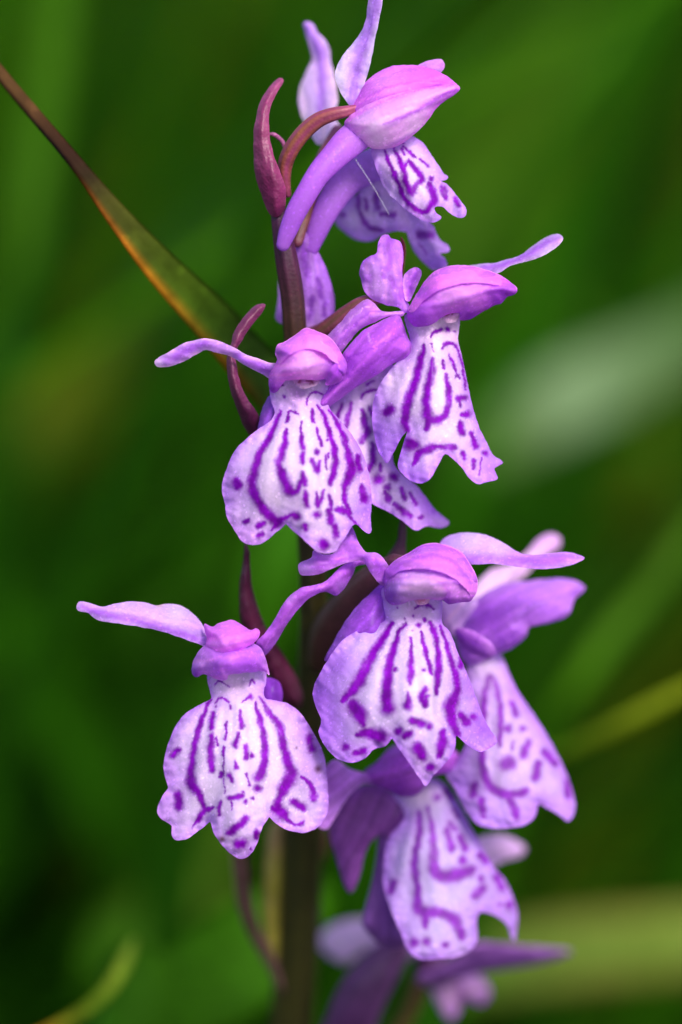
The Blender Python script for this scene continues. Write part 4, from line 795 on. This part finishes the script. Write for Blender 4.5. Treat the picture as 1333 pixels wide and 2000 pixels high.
petal('hood', f, D_, sD, [(592, 500), (605, 450), (640, 400), (680, 375), (760, 370), (860, 370), (915, 395), (940, 440), (955, 490), (960, 532), (935, 512), (880, 516), (820, 522), (770, 530), (762, 550), (735, 556), (700, 545), (650, 525), (622, 540), (600, 532)],
      [(600, 500, 16), (780, 380, -10), (780, 480, -34), (955, 500, 24), (740, 550, -24)], thick=6, bulge=40, back=8, brad=40, c=S(190, 112, 224), ce=S(204, 140, 232), ew=8, seed=44, ruffle=4, creases=[([(715, 550), (710, 480), (760, 420), (860, 400)], -12, 5), ([(760, 470), (840, 440), (920, 460)], 7, 6)],
      tints=[(640, 480, 50, S(208, 152, 236), 0.6), (610, 525, 24, S(130, 40, 180), 0.8), (840, 470, 70, S(170, 84, 214), 0.7)])
petal('hood', f, D_, sD, [(655, 285), (690, 300), (720, 285), (780, 268), (830, 290), (870, 315), (900, 308), (918, 325), (908, 355), (870, 390), (800, 420), (740, 450), (690, 440), (655, 400), (665, 360), (655, 320)],
      [(660, 290, 16), (780, 270, 20), (780, 380, -40), (910, 330, 10), (690, 430, -10)], thick=6, bulge=38, back=8, brad=38, c=S(210, 118, 226), ce=S(206, 116, 226), ew=8, seed=45, ruffle=4, creases=[([(680, 310), (720, 360), (740, 440)], 9, 5), ([(830, 300), (800, 350), (760, 430)], 8, 5)],
      tints=[(760, 300, 60, S(220, 128, 222), 0.6), (720, 400, 50, S(222, 160, 238), 0.5)])

# ---- flower: right behind the centre one
f = flower(890, 1260, 200)
petal('sepal', f, E_, sE, [(790, 420), (800, 350), (840, 290), (900, 245), (980, 225), (1050, 165), (1090, 120), (1140, 95), (1180, 105), (1190, 140), (1160, 175), (1090, 220), (1020, 290), (940, 340), (880, 390), (840, 420)],
      [(820, 400, 320), (950, 270, 370), (1170, 120, 440)], thick=6, bulge=14, back=-6, c=S(214, 186, 232), ce=S(220, 190, 234), ew=10, seed=46, tints=[(1140, 130, 60, S(204, 160, 226), 0.7), (860, 330, 70, S(220, 206, 238), 0.7)])
petal('sepal', f, E_, sE, [(660, 390), (720, 380), (800, 375), (830, 400), (780, 470), (740, 540), (700, 520), (670, 470)], 210, thick=6, bulge=12, back=4, c=S(206, 176, 236), ce=S(200, 164, 232), ew=10, seed=47)
petal('hood', f, E_, sE, [(735, 520), (760, 450), (810, 390), (870, 345), (950, 310), (1040, 300), (1140, 290), (1230, 292), (1285, 315), (1292, 340), (1250, 380), (1230, 440), (1180, 470), (1100, 490), (1055, 500), (1040, 540), (980, 590), (910, 620), (880, 640), (800, 665), (760, 640), (735, 570)],
      [(740, 560, 250), (950, 320, 260), (1000, 450, 210), (1280, 330, 270), (900, 620, 240)], thick=6, bulge=52, back=10, brad=60, c=S(184, 114, 222), ce=S(194, 134, 228), ew=16, seed=48, ruffle=3, creases=[([(1060, 490), (980, 500), (900, 540), (830, 600)], 14, 8)],
      tints=[(860, 440, 80, S(166, 84, 212), 0.7), (1150, 340, 110, S(186, 126, 228), 0.7), (940, 400, 50, S(178, 104, 220), 0.6), (980, 550, 60, S(160, 80, 206), 0.5)])
petal('petal', f, E_, sE, [(735, 505), (800, 512), (850, 538), (890, 568), (907, 605), (880, 637), (830, 628), (770, 595), (738, 550)], [(740, 530, 180), (850, 560, 156), (900, 620, 170)], thick=5, bulge=12, back=2, c=S(172, 96, 216), ce=S(188, 124, 224), ew=9, seed=49, tints=[(870, 590, 30, S(206, 150, 232), 0.7)])
petal('labellum', f, E_, sE, [(790, 640), (870, 600), (930, 620), (962, 690), (1000, 770), (1060, 860), (1120, 950), (1180, 1060), (1220, 1150), (1250, 1250), (1247, 1310), (1220, 1342), (1180, 1312), (1130, 1285), (1092, 1270), (1080, 1320), (1030, 1360), (960, 1372), (880, 1372), (820, 1350), (770, 1280), (730, 1200), (690, 1130), (740, 1080), (780, 1000), (790, 900), (780, 780)],
      [(860, 620, 250), (790, 850, 230), (940, 900, 190), (1060, 870, 250), (720, 1150, 230), (930, 1100, 170), (960, 1365, 180), (1220, 1200, 270), (1220, 1330, 250), (1090, 1250, 210)], thick=5, step=2.8, c=S(212, 196, 240), ce=S(184, 142, 232), ew=18, seed=50, ruffle=3, soft=0.4, mk=0.9,
      tints=[(880, 1320, 110, S(180, 136, 232), 0.7), (760, 1180, 90, S(176, 128, 230), 0.7), (1040, 1320, 60, S(186, 140, 232), 0.6), (1220, 1280, 60, S(184, 144, 230), 0.7), (870, 680, 60, S(210, 190, 224), 0.6)], creases=[([(1000, 880), (1040, 1020), (1075, 1150), (1092, 1270)], 16, 10)],
      marks=[[(884, 705, 16), (862, 780, 24), (855, 880, 26), (850, 980, 28), (850, 1080, 28), (862, 1150, 32), (900, 1205, 36), (970, 1228, 34), (1040, 1212, 26)], [(965, 1235, 26), (985, 1280, 34), (1000, 1325, 24)], [(905, 730, 16), (925, 830, 22), (930, 920, 22), (925, 1012, 18)], [(884, 705, 14), (905, 730, 14)], [(955, 1092, 56), (966, 1088, 54)], [(1048, 1000, 26), (1030, 1052, 34)], [(1092, 1092, 30), (1080, 1152, 34)], [(960, 940, 34)], [(1025, 940, 26)], [(980, 832, 24), (996, 880, 22)], [(1118, 1040, 26), (1165, 1092, 26)], [(816, 1185, 28), (810, 1226, 30)], [(845, 1248, 26), (850, 1292, 28)], [(855, 1322, 18)], [(1212, 1170, 20), (1222, 1230, 26)], [(985, 1000, 10), (978, 1030, 12)]])

# ---- flower: low on the right, under the centre one
f = flower(800, 1540, 190)
petal('spur', f, F_, sF, [(405, 300), (420, 230), (450, 190), (520, 155), (590, 165), (650, 225), (655, 265), (610, 330), (565, 320), (525, 370), (505, 450), (480, 505), (455, 480), (430, 400)],
      [(420, 280, 290), (600, 200, 270), (480, 490, 310), (560, 320, 280)], thick=6, bulge=12, back=8, brad=26, c=S(130, 72, 160), ce=S(144, 86, 174), ew=10, seed=51)
petal('spur', f, F_, sF, [(570, 280), (620, 300), (640, 400), (620, 490), (640, 580), (660, 660), (620, 690), (565, 670), (515, 615), (520, 560), (545, 470), (560, 380)],
      [(590, 290, 300), (560, 500, 320), (600, 680, 350)], thick=6, bulge=26, back=24, brad=26, c=S(134, 86, 170), ce=S(140, 92, 176), ew=10, seed=52)
petal('sepal', f, F_, sF, [(368, 210), (375, 150), (400, 90), (430, 72), (470, 100), (530, 118), (600, 130), (590, 160), (520, 150), (480, 180), (450, 220), (420, 270), (395, 300), (370, 288), (366, 245)],
      [(380, 180, 180), (430, 100, 170), (400, 280, 170), (560, 140, 220)], thick=5, bulge=10, back=-4, c=S(186, 126, 224), ce=S(200, 150, 232), ew=7, seed=53, tints=[(560, 140, 50, S(160, 80, 204), 0.8), (420, 160, 50, S(180, 110, 220), 0.5)])
petal('labellum', f, F_, sF, [(610, 190), (660, 160), (720, 130), (780, 150), (820, 205), (860, 280), (900, 350), (940, 420), (980, 470), (1010, 540), (1019, 590), (1007, 665), (985, 612), (950, 582), (900, 570), (886, 600), (889, 650), (870, 690), (820, 715), (760, 721), (700, 723), (660, 690), (640, 640), (610, 570), (585, 490), (585, 400), (600, 330), (650, 262), (635, 220)],
      [(640, 190, 260), (790, 170, 270), (590, 430, 250), (720, 400, 194), (850, 340, 230), (760, 715, 190), (880, 620, 220), (1000, 560, 300), (950, 430, 280), (1005, 660, 310), (640, 270, 240)], thick=5, step=2.8, c=S(200, 190, 234), ce=S(176, 140, 226), ew=16, seed=54, ruffle=3, soft=0.4, mk=0.9, creases=[([(830, 300), (870, 420), (885, 500), (890, 580)], 14, 9)],  # greyer, bluish lip colour carries the shade this flower sits in
      tints=[(620, 560, 70, S(190, 160, 232), 0.6), (960, 520, 60, S(190, 150, 232), 0.6), (700, 190, 60, S(204, 190, 214), 0.6), (830, 690, 50, S(206, 180, 236), 0.5)],
      marks=[[(698, 245, 14), (700, 310, 20), (686, 380, 20), (684, 430, 22), (694, 500, 20), (695, 556, 30), (722, 568, 34), (780, 574, 26), (818, 600, 34), (838, 650, 20)], [(718, 580, 26), (720, 616, 16)], [(725, 228, 8), (740, 290, 16), (746, 360, 22), (746, 425, 30), (765, 450, 32), (810, 450, 40), (870, 432, 28)], [(788, 300, 18), (805, 362, 24)], [(832, 325, 20), (848, 362, 22)], [(800, 280, 16), (815, 300, 14)], [(840, 400, 26)], [(895, 383, 18), (915, 402, 20)], [(616, 474, 22), (604, 500, 22)], [(882, 514, 28), (905, 492, 26)], [(683, 668, 26)], [(722, 665, 26)], [(785, 676, 20)], [(950, 455, 20), (965, 490, 20)], [(990, 545, 22)], [(790, 175, 24), (800, 195, 16)], [(757, 196, 20)], [(810, 240, 12), (822, 258, 12)], [(900, 460, 20)], [(960, 545, 14)]])
petal('hood', f, F_, sF, [(530, 140), (520, 110), (560, 80), (610, 30), (680, 10), (770, 20), (830, 60), (800, 110), (730, 130), (722, 155), (690, 188), (640, 194), (600, 172), (560, 155)],
      [(530, 120, 230), (680, 20, 230), (660, 120, 180), (820, 60, 240), (660, 190, 200)], thick=6, bulge=40, back=8, brad=36, c=S(182, 100, 208), ce=S(168, 82, 200), ew=12, seed=55, ruffle=3, creases=[([(540, 130), (620, 110), (700, 120), (760, 80)], 10, 6)], tints=[(640, 165, 50, S(136, 56, 176), 0.7), (600, 80, 50, S(182, 90, 204), 0.6)])
petal('sepal', f, F_, sF, [(880, 335), (930, 318), (980, 320), (1040, 355), (1030, 385), (980, 400), (930, 425), (890, 400)], [(880, 370, 410), (950, 370, 510), (1040, 370, 570)], thick=6, bulge=10, back=-4, c=S(206, 178, 228), ce=S(204, 176, 228), ew=8, seed=56)

# ---- flower: lowest, mostly below the picture
f = flower(800, 1900, 420)
petal('sepal', f, F_, sF, [(372, 665), (385, 635), (430, 605), (500, 590), (550, 605), (640, 660), (690, 700), (640, 720), (560, 690), (510, 700), (460, 737), (420, 722), (388, 695)],
      [(390, 660, 840), (500, 650, 800), (670, 700, 720)], thick=7, bulge=12, back=-4, c=S(216, 194, 238), ce=S(206, 180, 234), ew=10, seed=57, tints=[(640, 690, 60, S(150, 96, 180), 0.8)])
petal('sepal', f, F_, sF, [(690, 780), (770, 740), (840, 700), (880, 668), (960, 670), (1050, 680), (1130, 685), (1197, 696), (1150, 722), (1060, 742), (960, 757), (880, 772), (800, 795), (720, 810)],
      [(720, 790, 650), (900, 720, 620), (1190, 700, 660)], thick=6, bulge=14, back=-4, c=S(140, 90, 176), ce=S(160, 112, 190), ew=8, seed=58)
petal('hood', f, F_, sF, [(690, 700), (740, 690), (790, 720), (820, 770), (780, 810), (720, 810), (690, 770)], [(700, 720, 680), (800, 770, 680), (740, 800, 690)], thick=6, bulge=26, back=8, c=S(96, 52, 104), ce=S(110, 66, 118), ew=8, seed=59)
petal('labellum', f, F_, sF, [(735, 790), (790, 780), (850, 780), (900, 775), (930, 830), (900, 870), (850, 850), (835, 870), (815, 915), (780, 905), (750, 850)],
      [(740, 790, 710), (830, 800, 700), (800, 900, 740), (910, 850, 750)], thick=6, bulge=8, c=S(206, 174, 210), ce=S(194, 150, 206), ew=10, seed=60, soft=0.6, mk=0.6, marks=[[(830, 800, 12), (838, 860, 20)]], pig=S(120, 60, 120))
tube('ovary', f, F_, sF, [(740, 730, 690, 22), (710, 760, 700, 30), (690, 830, 730, 34), (660, 900, 770, 34), (600, 1000, 820, 32), (480, 1120, 880, 30), (330, 1240, 940, 24)], [S(90, 50, 90), S(86, 66, 40), S(90, 78, 34), S(84, 80, 24)], seg=18, ribs=6, rib=0.06, twist=3)

# ---- strand of silk hanging across the upper spurs
silk_pts = [(652, 828, -62, 0.6), (740, 965, -58, 0.7), (828, 1118, -42, 0.5)]
M_SILK = mat_petal('silk', rough=0.25, trans=0.0, cell=50, bump=0.0, mottle=0.0, sheen=0.0, spec=0.6)
sk = tube('silk_thread', None, A, sA, silk_pts, [S(240, 235, 245), S(240, 235, 245)], seg=8, mat=M_SILK)
tag(sk, 'fine pale strand of spider silk stretched across the uppermost flower', 'silk')
